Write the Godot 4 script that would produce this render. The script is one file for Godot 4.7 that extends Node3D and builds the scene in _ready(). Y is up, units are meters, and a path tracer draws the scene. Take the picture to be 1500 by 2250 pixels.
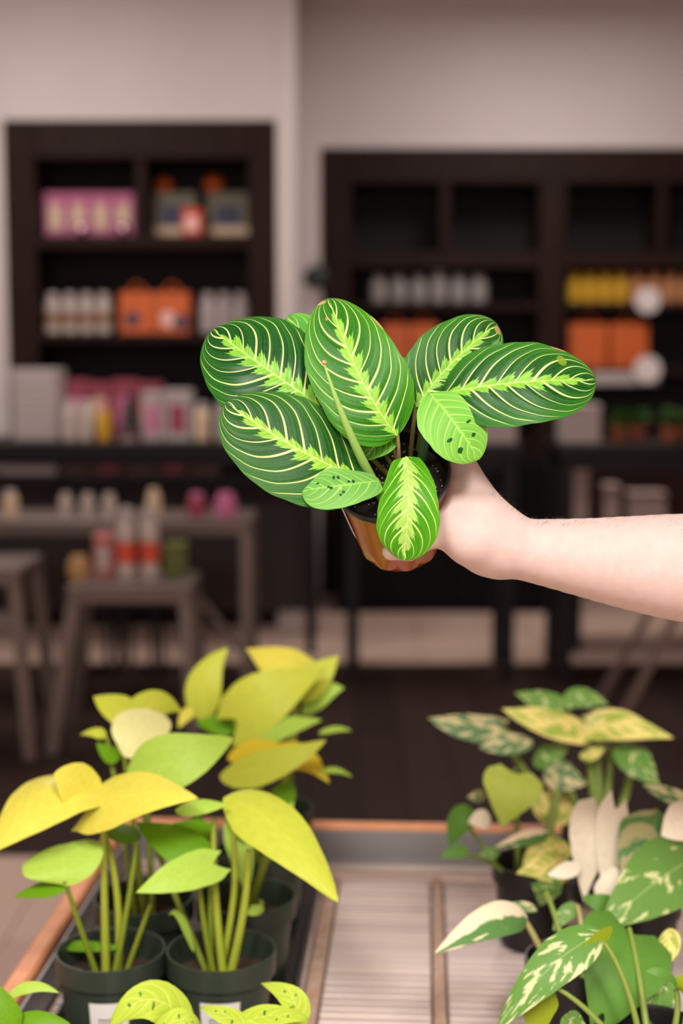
extends Node3D
# A plant shop: a hand holds up a prayer plant over a display bench; dark bookcases and tables stand behind.

const F := 3125.0                      # focal length in pixels of the 1500 x 2250 frame
const TILT := 0.11                     # the camera looks down by this angle
const EYE := Vector3(0, 1.5, 0)
const DL := 7.8                        # distance of the nearer back wall (left)
const DR := 8.83                       # distance of the recessed back wall (right)

var taken := {}
var mats := {}
var rng := RandomNumberGenerator.new()

# ---------------------------------------------------------------- layout helpers
func ray(x: float, y: float) -> Vector3:
	var f := Vector3(0, -sin(TILT), -cos(TILT))
	var u := Vector3(0, cos(TILT), -sin(TILT))
	return f + Vector3.RIGHT * ((x - 750.0) / F) + u * ((1125.0 - y) / F)

func pc(p: Vector3) -> Vector3:          # (pixel x, pixel y, depth along the lens axis)
	return EYE + ray(p.x, p.y) * p.z

func pd(x: float, y: float, d: float) -> Vector3:   # on the upright plane z = -d
	var r := ray(x, y)
	return EYE + r * (d / -r.z)

func ph(x: float, y: float, h: float) -> Vector3:   # on the level plane y = h
	var r := ray(x, y)
	return EYE + r * ((EYE.y - h) / -r.y)

func fx(x: float, d: float) -> float:
	return pd(x, 700.0, d).x

func fy(y: float, d: float) -> float:
	return pd(750.0, y, d).y

func rgb(r: float, g: float, b: float) -> Color:
	return Color(r / 255.0, g / 255.0, b / 255.0)

# ---------------------------------------------------------------- meshes
class MB:
	var v := PackedVector3Array()
	var n := PackedVector3Array()
	var uv := PackedVector2Array()
	var ix := PackedInt32Array()

	func flat(a: Vector3, b: Vector3, c: Vector3, out: Vector3) -> void:
		var m := (c - a).cross(b - a)
		if m.length_squared() < 1e-20:
			return
		if m.dot(out) < 0.0:
			var t := b
			b = c
			c = t
			m = -m
		m = m.normalized()
		var k := v.size()
		v.append_array(PackedVector3Array([a, b, c]))
		n.append_array(PackedVector3Array([m, m, m]))
		uv.append_array(PackedVector2Array([Vector2.ZERO, Vector2.ZERO, Vector2.ZERO]))
		ix.append_array(PackedInt32Array([k, k + 1, k + 2]))

	func quad(a: Vector3, b: Vector3, c: Vector3, d: Vector3, out: Vector3) -> void:
		flat(a, b, c, out)
		flat(a, c, d, out)

	func box(lo: Vector3, hi: Vector3, bev := 0.0, xf := Transform3D.IDENTITY) -> MB:
		var c := (lo + hi) * 0.5
		var h := (hi - lo) * 0.5
		var b := minf(bev, minf(h.x, minf(h.y, h.z)) * 0.9)
		var sg := [-1.0, 1.0]
		for a in 3:
			var p := (a + 1) % 3
			var q := (a + 2) % 3
			for s in sg:
				var o := Vector3.ZERO
				o[a] = s
				var w := []
				for e in [[-1.0, -1.0], [1.0, -1.0], [1.0, 1.0], [-1.0, 1.0]]:
					var r := Vector3.ZERO
					r[a] = s * h[a]
					r[p] = e[0] * (h[p] - b)
					r[q] = e[1] * (h[q] - b)
					w.append(xf * (c + r))
				quad(w[0], w[1], w[2], w[3], xf.basis * o)
			if b > 0.0:
				for s in sg:
					for u in sg:
						var w := []
						for e in [[-1.0, 0], [1.0, 0], [1.0, 1], [-1.0, 1]]:
							var r := Vector3.ZERO
							r[a] = e[0] * (h[a] - b)
							r[p] = s * (h[p] if e[1] == 0 else h[p] - b)
							r[q] = u * (h[q] - b if e[1] == 0 else h[q])
							w.append(xf * (c + r))
						var o := Vector3.ZERO
						o[p] = s
						o[q] = u
						quad(w[0], w[1], w[2], w[3], xf.basis * o)
		if b > 0.0:
			for sx in sg:
				for sy in sg:
					for sz in sg:
						flat(xf * (c + Vector3(sx * h.x, sy * (h.y - b), sz * (h.z - b))), xf * (c + Vector3(sx * (h.x - b), sy * h.y, sz * (h.z - b))), xf * (c + Vector3(sx * (h.x - b), sy * (h.y - b), sz * h.z)), xf.basis * Vector3(sx, sy, sz))
		return self

	# rows x cols points; triangles follow the normals that the surface itself gives
	func grid(p: PackedVector3Array, rows: int, cols: int, wrap := false, uvs := PackedVector2Array()) -> MB:
		var k := v.size()
		for i in rows:
			for j in cols:
				var jl := j - 1
				var jr := j + 1
				if wrap:
					jl = (jl + cols) % cols
					jr = jr % cols
				else:
					jl = maxi(jl, 0)
					jr = mini(jr, cols - 1)
				var iu := maxi(i - 1, 0)
				var id := mini(i + 1, rows - 1)
				var du := p[i * cols + jr] - p[i * cols + jl]
				if du.length_squared() < 1e-14:
					var i2 := i + 1 if i < rows / 2 else i - 1
					du = p[i2 * cols + jr] - p[i2 * cols + jl]
				var dv := p[id * cols + j] - p[iu * cols + j]
				n.append(du.cross(dv).normalized())
		v.append_array(p)
		if uvs.size() == p.size():
			uv.append_array(uvs)
		else:
			var blank := PackedVector2Array()
			blank.resize(p.size())
			uv.append_array(blank)
		for i in rows - 1:
			for j in (cols if wrap else cols - 1):
				var a := k + i * cols + j
				var b := k + i * cols + (j + 1) % cols
				var c := k + (i + 1) * cols + (j + 1) % cols
				var d := k + (i + 1) * cols + j
				tri(a, b, c)
				tri(a, c, d)
		return self

	func tri(a: int, b: int, c: int) -> void:
		var m := (v[c] - v[a]).cross(v[b] - v[a])
		if m.length_squared() < 1e-22:
			return
		if m.dot(n[a] + n[b] + n[c]) < 0.0:
			ix.append_array(PackedInt32Array([a, c, b]))
		else:
			ix.append_array(PackedInt32Array([a, b, c]))

	func tube(pts: Array, rad: Array, sides := 8) -> MB:
		var p := PackedVector3Array()
		var nn := PackedVector3Array()
		var k := v.size()
		var up := Vector3.UP
		var cnt := pts.size()
		for i in cnt:
			var t: Vector3 = (pts[mini(i + 1, cnt - 1)] - pts[maxi(i - 1, 0)]).normalized()
			if absf(t.dot(up)) > 0.98:
				up = Vector3.RIGHT if absf(t.x) < 0.9 else Vector3.FORWARD
			var x := t.cross(up).normalized()
			var y := x.cross(t).normalized()
			up = y
			for j in sides:
				var a := TAU * j / sides
				var d := x * cos(a) + y * sin(a)
				p.append(pts[i] + d * rad[i])
				nn.append(d)
		v.append_array(p)
		n.append_array(nn)
		var blank := PackedVector2Array()
		blank.resize(p.size())
		uv.append_array(blank)
		for i in cnt - 1:
			for j in sides:
				var a := k + i * sides + j
				var b := k + i * sides + (j + 1) % sides
				var c := k + (i + 1) * sides + (j + 1) % sides
				var d := k + (i + 1) * sides + j
				tri(a, b, c)
				tri(a, c, d)
		for e in [0, cnt - 1]:
			var o: Vector3 = pts[0] - pts[1] if e == 0 else pts[cnt - 1] - pts[cnt - 2]
			for j in sides:
				flat(pts[e], p[e * sides + j], p[e * sides + (j + 1) % sides], o)
		return self

	# profile of (radius, height) turned round y; sharp corners stay sharp
	func lathe(prof: Array, sides := 24, xf := Transform3D.IDENTITY, lobes := 0, lobe_depth := 0.0) -> MB:
		var runs := []
		var run := [prof[0]]
		for i in range(1, prof.size()):
			run.append(prof[i])
			if i < prof.size() - 1:
				var a: Vector2 = (prof[i] - prof[i - 1]).normalized()
				var b: Vector2 = (prof[i + 1] - prof[i]).normalized()
				if a.dot(b) < 0.75:
					runs.append(run)
					run = [prof[i]]
		runs.append(run)
		for r in runs:
			var p := PackedVector3Array()
			for q in r:
				for j in sides:
					var a := TAU * j / sides
					var rr: float = q.x * (1.0 - lobe_depth * absf(sin(a * lobes * 0.5)) if lobes > 0 else 1.0)
					p.append(xf * Vector3(rr * cos(a), q.y, rr * sin(a)))
			grid(p, r.size(), sides, true)
		return self

	func mesh() -> ArrayMesh:
		var a := []
		a.resize(Mesh.ARRAY_MAX)
		a[Mesh.ARRAY_VERTEX] = v
		a[Mesh.ARRAY_NORMAL] = n
		a[Mesh.ARRAY_TEX_UV] = uv
		a[Mesh.ARRAY_INDEX] = ix
		var m := ArrayMesh.new()
		m.add_surface_from_arrays(Mesh.PRIMITIVE_TRIANGLES, a)
		return m

# ---------------------------------------------------------------- scene tree helpers
func numbered(called: String) -> String:
	var k: int = taken.get(called, -1) + 1
	taken[called] = k
	return called if k == 0 else "%s_%03d" % [called, k]

func meta(o: Node3D, label: String, category: String, group := "") -> void:
	o.set_meta("label", label)
	o.set_meta("category", category)
	if group != "":
		o.set_meta("group", group)

func thing(called: String, label: String, category: String, at: Vector3, group := "", turn := 0.0) -> Node3D:
	var o := Node3D.new()
	o.name = numbered(called)
	add_child(o)
	o.position = at
	o.rotation.y = turn
	meta(o, label, category, group)
	return o

func part(parent: Node3D, called: String, m: Mesh, mat: Material) -> MeshInstance3D:   # mesh in the parent's own axes
	var o := MeshInstance3D.new()
	o.name = called
	o.mesh = m
	o.material_override = mat
	parent.add_child(o, true)
	return o

func wpart(root: Node3D, called: String, m: Mesh, mat: Material) -> MeshInstance3D:     # mesh in world axes, under an unturned thing
	var o := part(root, called, m, mat)
	o.position = -root.position
	return o

func struct(called: String, m: Mesh, mat: Material) -> MeshInstance3D:
	var o := MeshInstance3D.new()
	o.name = numbered(called)
	o.mesh = m
	o.material_override = mat
	add_child(o)
	o.set_meta("kind", "structure")
	return o

func mat(key: String, c: Color, rough := 0.6, metal := 0.0, spec := 0.5) -> StandardMaterial3D:
	if mats.has(key):
		return mats[key]
	var m := StandardMaterial3D.new()
	m.resource_name = key
	m.albedo_color = c
	m.roughness = rough
	m.metallic = metal
	m.metallic_specular = spec
	mats[key] = m
	return m

func bez(a: Vector3, b: Vector3, c: Vector3, t: float) -> Vector3:
	return a * (1 - t) * (1 - t) + b * 2 * t * (1 - t) + c * t * t

func arc(a: Vector3, b: Vector3, c: Vector3, k := 10) -> Array:      # a bend from a through b to c
	var q := b * 2.0 - (a + c) * 0.5
	var r := []
	for i in k + 1:
		r.append(bez(a, q, c, float(i) / k))
	return r

func lerped(a: float, b: float, k: int) -> Array:
	var r := []
	for i in k:
		r.append(lerpf(a, b, float(i) / (k - 1)))
	return r

func noise_tex(seed_: int, freq: float, a: Color, b: Color, size := 256) -> NoiseTexture2D:
	var f := FastNoiseLite.new()
	f.seed = seed_
	f.frequency = freq
	f.fractal_octaves = 4
	var g := Gradient.new()
	g.set_color(0, a)
	g.set_color(1, b)
	var t := NoiseTexture2D.new()
	t.width = size
	t.height = size
	t.seamless = true
	t.noise = f
	t.color_ramp = g
	return t

# ---------------------------------------------------------------- leaves
func width_at(shape: int, t: float) -> float:
	match shape:
		0:   # oblong oval
			return pow(maxf(0.0, 1.0 - pow(absf(2.0 * pow(t, 0.93) - 1.0), 2.3)), 0.52)
		1:   # heart
			return sin(PI * pow(0.18 + 0.82 * t, 0.75)) * lerpf(0.72, 1.0, smoothstep(0.0, 0.14, t))
		2:   # lance
			return pow(maxf(0.0, sin(PI * pow(t, 0.72))), 0.8)
		3:   # obovate, widest towards the tip
			return pow(maxf(0.0, 1.0 - pow(absf(2.0 * pow(t, 1.35) - 1.0), 2.4)), 0.5) * lerpf(0.8, 1.0, t)
		4:   # blunt base, round tip
			return minf(1.0, 1.08 * pow(t + 0.05, 0.36) * pow(maxf(0.0, 1.0 - pow(t, 4.5)), 0.5))
	return 1.0

# b, m, t: base, middle and tip as (pixel x, pixel y, depth); hw: half width in pixels; nv: the way the blade faces
func lf(th: Node3D, material: Material, b: Vector3, m: Vector3, t: Vector3, hw: float, nv := Vector3(0, 0.5, 0.86), shape := 1, fold := 0.0, cup := 0.0, wave := 0.0, nl := 22, nw := 14, called := "leaf", thick := 0.0004) -> MeshInstance3D:
	var p0 := pc(b)
	var pm := pc(m)
	var p2 := pc(t)
	var q := pm * 2.0 - (p0 + p2) * 0.5
	var view := (pm - EYE).normalized()
	var length := p0.distance_to(pm) + pm.distance_to(p2)
	var tm := (p2 - p0).normalized()
	var nm := (nv - tm * nv.dot(tm)).normalized()
	var bm := tm.cross(nm)
	var seen := (bm - view * bm.dot(view)).length()
	var half := hw * m.z / F / maxf(0.4, seen)
	var lobe := 0.2 if shape == 1 else 0.0
	var top := PackedVector3Array()
	var low := PackedVector3Array()
	var uvs := PackedVector2Array()
	for i in nl + 1:
		var tt := float(i) / nl
		if shape != 1:
			tt = 0.5 - 0.5 * cos(PI * tt)
		var c := bez(p0, q, p2, tt)
		var tg := ((q - p0) * (1 - tt) + (p2 - q) * tt).normalized()
		var nn := (nv - tg * nv.dot(tg)).normalized()
		var bb := tg.cross(nn)
		var w := width_at(shape, tt) * half
		for j in nw + 1:
			var s := -1.0 + 2.0 * j / nw
			var a := absf(s)
			var edge := 1.0 + 0.014 * sin(tt * 15.0 + b.x + 2.0 * signf(s)) + 0.008 * sin(tt * 37.0 + b.y + signf(s))
			var back := -lobe * length * pow(1 - tt, 3) * pow(a, 1.2)
			var rise := w * (fold * a + cup * s * s) + wave * half * sin(tt * 9.0 + s * 2.0) * a * a
			var o := c + tg * back + bb * (w * s * edge) + nn * rise
			top.append(o)
			low.append(o - nn * thick)
			uvs.append(Vector2(0.5 + 0.5 * s, tt))
	var mb := MB.new()
	mb.grid(top, nl + 1, nw + 1, false, uvs)
	mb.grid(low, nl + 1, nw + 1, false, uvs)
	return wpart(th, called, mb.mesh(), material)

func petiole(th: Node3D, material: Material, a: Vector3, b: Vector3, c: Vector3, r0: float, r1: float, called := "petiole") -> MeshInstance3D:
	return wpart(th, called, MB.new().tube(arc(a, b, c, 10), lerped(r0, r1, 11), 8).mesh(), material)

func leaf_mat(key: String, tex: Texture2D, tint: Color, rough := 0.4, glow := 0.25) -> StandardMaterial3D:
	var m := mat(key, tint, rough)
	m.albedo_texture = tex
	m.metallic_specular = 0.27
	m.backlight_enabled = glow > 0.0
	m.backlight = Color(glow, glow, glow)
	if reliefs.has(tex):
		m.heightmap_enabled = true
		m.heightmap_scale = 0.05
		m.heightmap_texture = reliefs[tex]
	return m

var relief: ImageTexture
var reliefs := {}        # the blade is quilted between its veins: one height map for each pigment map

func hash1(k: int, s: int) -> float:
	return fposmod(sin(k * 127.1 + s * 311.7) * 43758.5453, 1.0)

# The pigment of a prayer plant leaf: veins that sweep to the tip, a feathered pale band along the midrib, streaks between.
func prayer_tex(s0: int, dark: Color, mid: Color, band: Color, vein: Color, nv: float, vw: float, bw: float, spots: Array, blot := 0.0, w := 384, h := 640) -> ImageTexture:
	var by := PackedByteArray()
	by.resize(w * h * 3)
	var hi := PackedByteArray()
	hi.resize(w * h)
	var fine := FastNoiseLite.new()
	fine.seed = s0
	fine.frequency = 0.05
	var strip := PackedFloat32Array()
	strip.resize(4096)
	for i in 4096:
		strip[i] = fine.get_noise_1d(i * 1.6)
	var gs := PackedFloat32Array()
	gs.resize(w)
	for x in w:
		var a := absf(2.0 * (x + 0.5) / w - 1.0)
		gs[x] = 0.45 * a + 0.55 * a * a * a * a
	for y in h:
		var t := (y + 0.5) / h
		var env := smoothstep(1.0, 0.8, t) * lerpf(0.75, 1.0, smoothstep(0.0, 0.15, t)) * lerpf(1.0, 0.72, t)
		for x in w:
			var s := 2.0 * (x + 0.5) / w - 1.0
			var a := absf(s)
			var side := 0 if s < 0.0 else 1
			var g := gs[x]
			var t0 := (t - 0.38 * g) / (1.0 + 0.35 * g)
			var nn := t0 * nv + 0.5 * side + 20.0
			var k := int(nn)
			var fr := nn - k
			var hk := hash1(k, s0 + side)
			fr = fposmod(fr + 0.28 * (hk - 0.5) * fr * (1 - fr) * 4.0, 1.0)
			var dv := minf(fr, 1.0 - fr)
			var vv := 0.8 * vw * (1.1 - 0.6 * a) * (0.8 + 0.4 * hash1(k + 31, s0 + side))
			var vm := clampf((vv - dv) / 0.03 + 0.5, 0.0, 1.0) * smoothstep(1.0, 0.9, a) * (1.0 if t0 > 0.0 else 0.0)
			var tooth := fr / 0.62 if fr < 0.62 else (1.0 - fr) / 0.38 * 0.45
			tooth = tooth * 0.75 + 0.28 * fposmod(fr * 2.6, 1.0)
			var e := env * bw * (0.16 + 0.84 * tooth * (0.55 + 0.75 * hk))
			var bm := clampf((e - a) / 0.02 + 0.5, 0.0, 1.0)
			var st := strip[int(fposmod(nn * 61.0 + side * 900.0, 4096.0))]
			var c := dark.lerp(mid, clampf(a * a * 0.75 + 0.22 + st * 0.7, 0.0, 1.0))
			if blot > 0.0:
				var nz := fine.get_noise_2d(x * 0.9, y * 0.9)
				c = c.lerp(mid, clampf(blot * nz, 0.0, 0.6))
				# dried water marks and dust specks
				var sp := fine.get_noise_2d(x * 5.0 + 900.0, y * 5.0)
				if sp > 0.5 and nz > 0.02:
					c = c.lerp(Color(0.72, 0.78, 0.66), minf(0.45, (sp - 0.5) * 3.0))
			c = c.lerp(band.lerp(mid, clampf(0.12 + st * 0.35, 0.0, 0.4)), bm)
			c = c.lerp(vein, vm * (0.95 if bm < 0.5 else 0.55))
			if a < 0.014:
				c = c.lerp(vein, 0.4)
			for q in spots:
				var ds: float = (s - q[0]) / q[2]
				var dt: float = (t - q[1]) / q[3]
				var rr: float = ds * ds + dt * dt + 0.5 * fine.get_noise_2d(x * 3.0, y * 3.0)
				if rr < 1.0:
					c = c.lerp(q[4], 0.85)
			hi[y * w + x] = int(255.0 * clampf(sin(PI * fr) * (1.0 - a * a * a) * (0.0 if t0 < -0.1 else 1.0) * smoothstep(0.0, 0.12, a), 0.0, 1.0))
			var o := (y * w + x) * 3
			by[o] = int(c.r * 255.0)
			by[o + 1] = int(c.g * 255.0)
			by[o + 2] = int(c.b * 255.0)
	relief = ImageTexture.create_from_image(Image.create_from_data(w, h, false, Image.FORMAT_L8, hi))
	var tex := ImageTexture.create_from_image(Image.create_from_data(w, h, false, Image.FORMAT_RGB8, by))
	reliefs[tex] = relief
	return tex

# Plain heart leaf: faint veins on an even ground (tinted by the material).
func heart_tex(s0: int, ground: Color, vein: Color, w := 192, h := 320) -> ImageTexture:
	var by := PackedByteArray()
	by.resize(w * h * 3)
	var fine := FastNoiseLite.new()
	fine.seed = s0
	fine.frequency = 0.03
	for y in h:
		var t := (y + 0.5) / h
		for x in w:
			var a := absf(2.0 * (x + 0.5) / w - 1.0)
			var nn := (t - 0.3 * a) * 8.0 + 8.0
			var dv := absf(fposmod(nn, 1.0) - 0.5)
			var vm := clampf(1.0 - dv / 0.07, 0.0, 1.0) * 0.18
			if a < 0.025:
				vm = 0.6
			var c := ground.lerp(vein, vm)
			c = c.darkened(0.04 * clampf(fine.get_noise_2d(x, y) + 0.3, 0.0, 1.0))
			var o := (y * w + x) * 3
			by[o] = int(c.r * 255.0)
			by[o + 1] = int(c.g * 255.0)
			by[o + 2] = int(c.b * 255.0)
	return ImageTexture.create_from_image(Image.create_from_data(w, h, false, Image.FORMAT_RGB8, by))

# Variegated leaf: cream sectors and splashes in green; amount shifts how much is cream, half forces one half cream.
func splash_tex(s0: int, green: Color, pale: Color, amount: float, half := 0.0, scale := 1.0, w := 192, h := 320) -> ImageTexture:
	var by := PackedByteArray()
	by.resize(w * h * 3)
	var big := FastNoiseLite.new()
	big.seed = s0
	big.frequency = 0.016 * scale
	big.fractal_octaves = 2
	var fine := FastNoiseLite.new()
	fine.seed = s0 + 7
	fine.frequency = 0.09
	for y in h:
		var t := (y + 0.5) / h
		for x in w:
			var s := 2.0 * (x + 0.5) / w - 1.0
			var a := absf(s)
			var u := (t - 0.3 * a) * h
			var m := big.get_noise_2d(s * 70.0, u * 0.9) * 1.5 + fine.get_noise_2d(s * 90.0, u * 1.1) * 0.4 + amount + half * clampf(s * 6.0, -1.0, 1.0)
			var c := green.lerp(pale, smoothstep(-0.06, 0.1, m))
			var dv := absf(fposmod((t - 0.3 * a) * 8.0 + 8.0, 1.0) - 0.5)
			c = c.lerp(c.lightened(0.2), clampf(1.0 - dv / 0.06, 0.0, 1.0) * 0.2)
			if a < 0.03:
				c = c.lerp(pale, 0.35)
			var o := (y * w + x) * 3
			by[o] = int(c.r * 255.0)
			by[o + 1] = int(c.g * 255.0)
			by[o + 2] = int(c.b * 255.0)
	return ImageTexture.create_from_image(Image.create_from_data(w, h, false, Image.FORMAT_RGB8, by))

# ---------------------------------------------------------------- the held pot's own axes, and the arm
var pot_c := Vector3.ZERO      # centre of the rim
var pot_a := Vector3.UP        # the way the pot opens
var pot_d := Vector3.DOWN      # across the axis, to the side that faces down and to the lens
var pot_r := Vector3.RIGHT
const POT_H := 0.10
const POT_R0 := 0.0535
const POT_R1 := 0.039

func pot_axes() -> void:
	var right := Vector3.RIGHT
	var up := Vector3(0, cos(TILT), -sin(TILT))
	var to := Vector3(0, sin(TILT), cos(TILT))
	var th := deg_to_rad(40.0)
	var roll := deg_to_rad(12.0)
	pot_c = pc(Vector3(857, 1040, 1.29))
	pot_a = ((right * -sin(roll) + up * cos(roll)) * sin(th) + to * cos(th)).normalized()
	pot_r = (right * cos(roll) + up * sin(roll)).normalized()
	pot_d = pot_a.cross(pot_r).normalized()
	if pot_d.y > 0:
		pot_d = -pot_d

func pot_at(u: float, az: float, extra := 0.0) -> Vector3:    # az 0 right, 90 behind, -90 in front
	var r := lerpf(POT_R0, POT_R1, u) + extra
	var a := deg_to_rad(az)
	return pot_c - pot_a * (u * POT_H) + (pot_r * cos(a) - pot_d * sin(a)) * r

var caps := []      # [a, b, ra, rb, group]

func cap_dist(c: Array, p: Vector3) -> float:
	var a: Vector3 = c[0]
	var ab: Vector3 = c[1] - a
	var h := clampf((p - a).dot(ab) / ab.length_squared(), 0.0, 1.0)
	return (p - a - ab * h).length() - lerpf(c[2], c[3], h)

func smin(a: float, b: float, k: float) -> float:
	var h := maxf(k - absf(a - b), 0.0) / k
	return minf(a, b) - h * h * k * 0.25

func field(list: Array, p: Vector3) -> float:
	var body := 1.0
	var digit := [1.0, 1.0, 1.0, 1.0, 1.0, 1.0]
	var chain := [1.0, 1.0, 1.0, 1.0, 1.0, 1.0, 1.0, 1.0, 1.0, 1.0, 1.0, 1.0, 1.0, 1.0]
	for c in list:
		var d := cap_dist(c, p)
		var g: int = c[4]
		if g == 0:
			var ch: int = c[5]
			chain[ch] = minf(chain[ch], d)
		else:
			digit[g] = smin(digit[g], d, 0.006)
	for ch in chain:
		if ch < 0.9:
			body = smin(body, ch, 0.016)
	for g in range(1, 6):
		if digit[g] < 0.9:
			body = smin(body, digit[g], 0.012)
	return body

func surface_net(lo: Vector3, hi: Vector3, cell: float) -> MB:
	var nx := int((hi.x - lo.x) / cell / 4.0) * 4 + 4
	var ny := int((hi.y - lo.y) / cell / 4.0) * 4 + 4
	var nz := int((hi.z - lo.z) / cell / 4.0) * 4 + 4
	var sx := nx + 1
	var sy := ny + 1
	var val := PackedFloat32Array()
	val.resize(sx * sy * (nz + 1))
	val.fill(9.0)
	var live := []
	for bz in nz / 4:
		for by in ny / 4:
			for bx in nx / 4:
				var c := lo + Vector3(bx * 4 + 2, by * 4 + 2, bz * 4 + 2) * cell
				var best := 9.0
				var ds := []
				for q in caps:
					var d := cap_dist(q, c)
					ds.append(d)
					best = minf(best, d)
				if best > cell * 3.6 + 0.012 or best < -cell * 3.6 - 0.02:
					continue
				var near := []
				for i in caps.size():
					if ds[i] < best + cell * 7.2 + 0.024:
						near.append(caps[i])
				live.append(Vector3i(bx, by, bz))
				for z in 5:
					for y in 5:
						for x in 5:
							var at := (bx * 4 + x) + sx * ((by * 4 + y) + sy * (bz * 4 + z))
							if val[at] > 8.0:
								val[at] = field(near, lo + Vector3(bx * 4 + x, by * 4 + y, bz * 4 + z) * cell)
	var mb := MB.new()
	var idx := {}
	var corner := [Vector3i(0, 0, 0), Vector3i(1, 0, 0), Vector3i(0, 1, 0), Vector3i(1, 1, 0), Vector3i(0, 0, 1), Vector3i(1, 0, 1), Vector3i(0, 1, 1), Vector3i(1, 1, 1)]
	var edges := [[0, 1], [2, 3], [4, 5], [6, 7], [0, 2], [1, 3], [4, 6], [5, 7], [0, 4], [1, 5], [2, 6], [3, 7]]
	for b in live:
		for z in 4:
			for y in 4:
				for x in 4:
					var o := Vector3i(b.x * 4 + x, b.y * 4 + y, b.z * 4 + z)
					var f := []
					var inside := 0
					for c in corner:
						var q: float = val[(o.x + c.x) + sx * ((o.y + c.y) + sy * (o.z + c.z))]
						f.append(q)
						if q < 0.0:
							inside += 1
					if inside == 0 or inside == 8:
						continue
					var sum := Vector3.ZERO
					var cnt := 0
					for e in edges:
						var fa: float = f[e[0]]
						var fb: float = f[e[1]]
						if (fa < 0.0) != (fb < 0.0):
							var w := fa / (fa - fb)
							sum += Vector3(corner[e[0]]).lerp(Vector3(corner[e[1]]), w)
							cnt += 1
					idx[o.x + sx * (o.y + sy * o.z)] = mb.v.size()
					mb.v.append(lo + (Vector3(o) + sum / cnt) * cell)
					var gx: float = f[1] + f[3] + f[5] + f[7] - f[0] - f[2] - f[4] - f[6]
					var gy: float = f[2] + f[3] + f[6] + f[7] - f[0] - f[1] - f[4] - f[5]
					var gz: float = f[4] + f[5] + f[6] + f[7] - f[0] - f[1] - f[2] - f[3]
					mb.n.append(Vector3(gx, gy, gz).normalized())
					mb.uv.append(Vector2.ZERO)
	var step := [1, sx, sx * sy]
	for b in live:
		for z in 4:
			for y in 4:
				for x in 4:
					var o := Vector3i(b.x * 4 + x, b.y * 4 + y, b.z * 4 + z)
					var at: int = o.x + sx * (o.y + sy * o.z)
					for ax in 3:
						if (val[at] < 0.0) == (val[at + step[ax]] < 0.0):
							continue
						var p: int = step[(ax + 1) % 3]
						var q: int = step[(ax + 2) % 3]
						if idx.has(at) and idx.has(at - p) and idx.has(at - q) and idx.has(at - p - q):
							var i0: int = idx[at]
							var i1: int = idx[at - p]
							var i2: int = idx[at - p - q]
							var i3: int = idx[at - q]
							mb.tri(i0, i1, i2)
							mb.tri(i0, i2, i3)
	return mb

var chains := 2

func cap(a: Vector3, b: Vector3, ra: float, rb: float, g := 0) -> void:      # a bone; those of the body smooth into one another
	if g == 0:
		chains += 1
	caps.append([a, b, ra, rb, g, chains])

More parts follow.
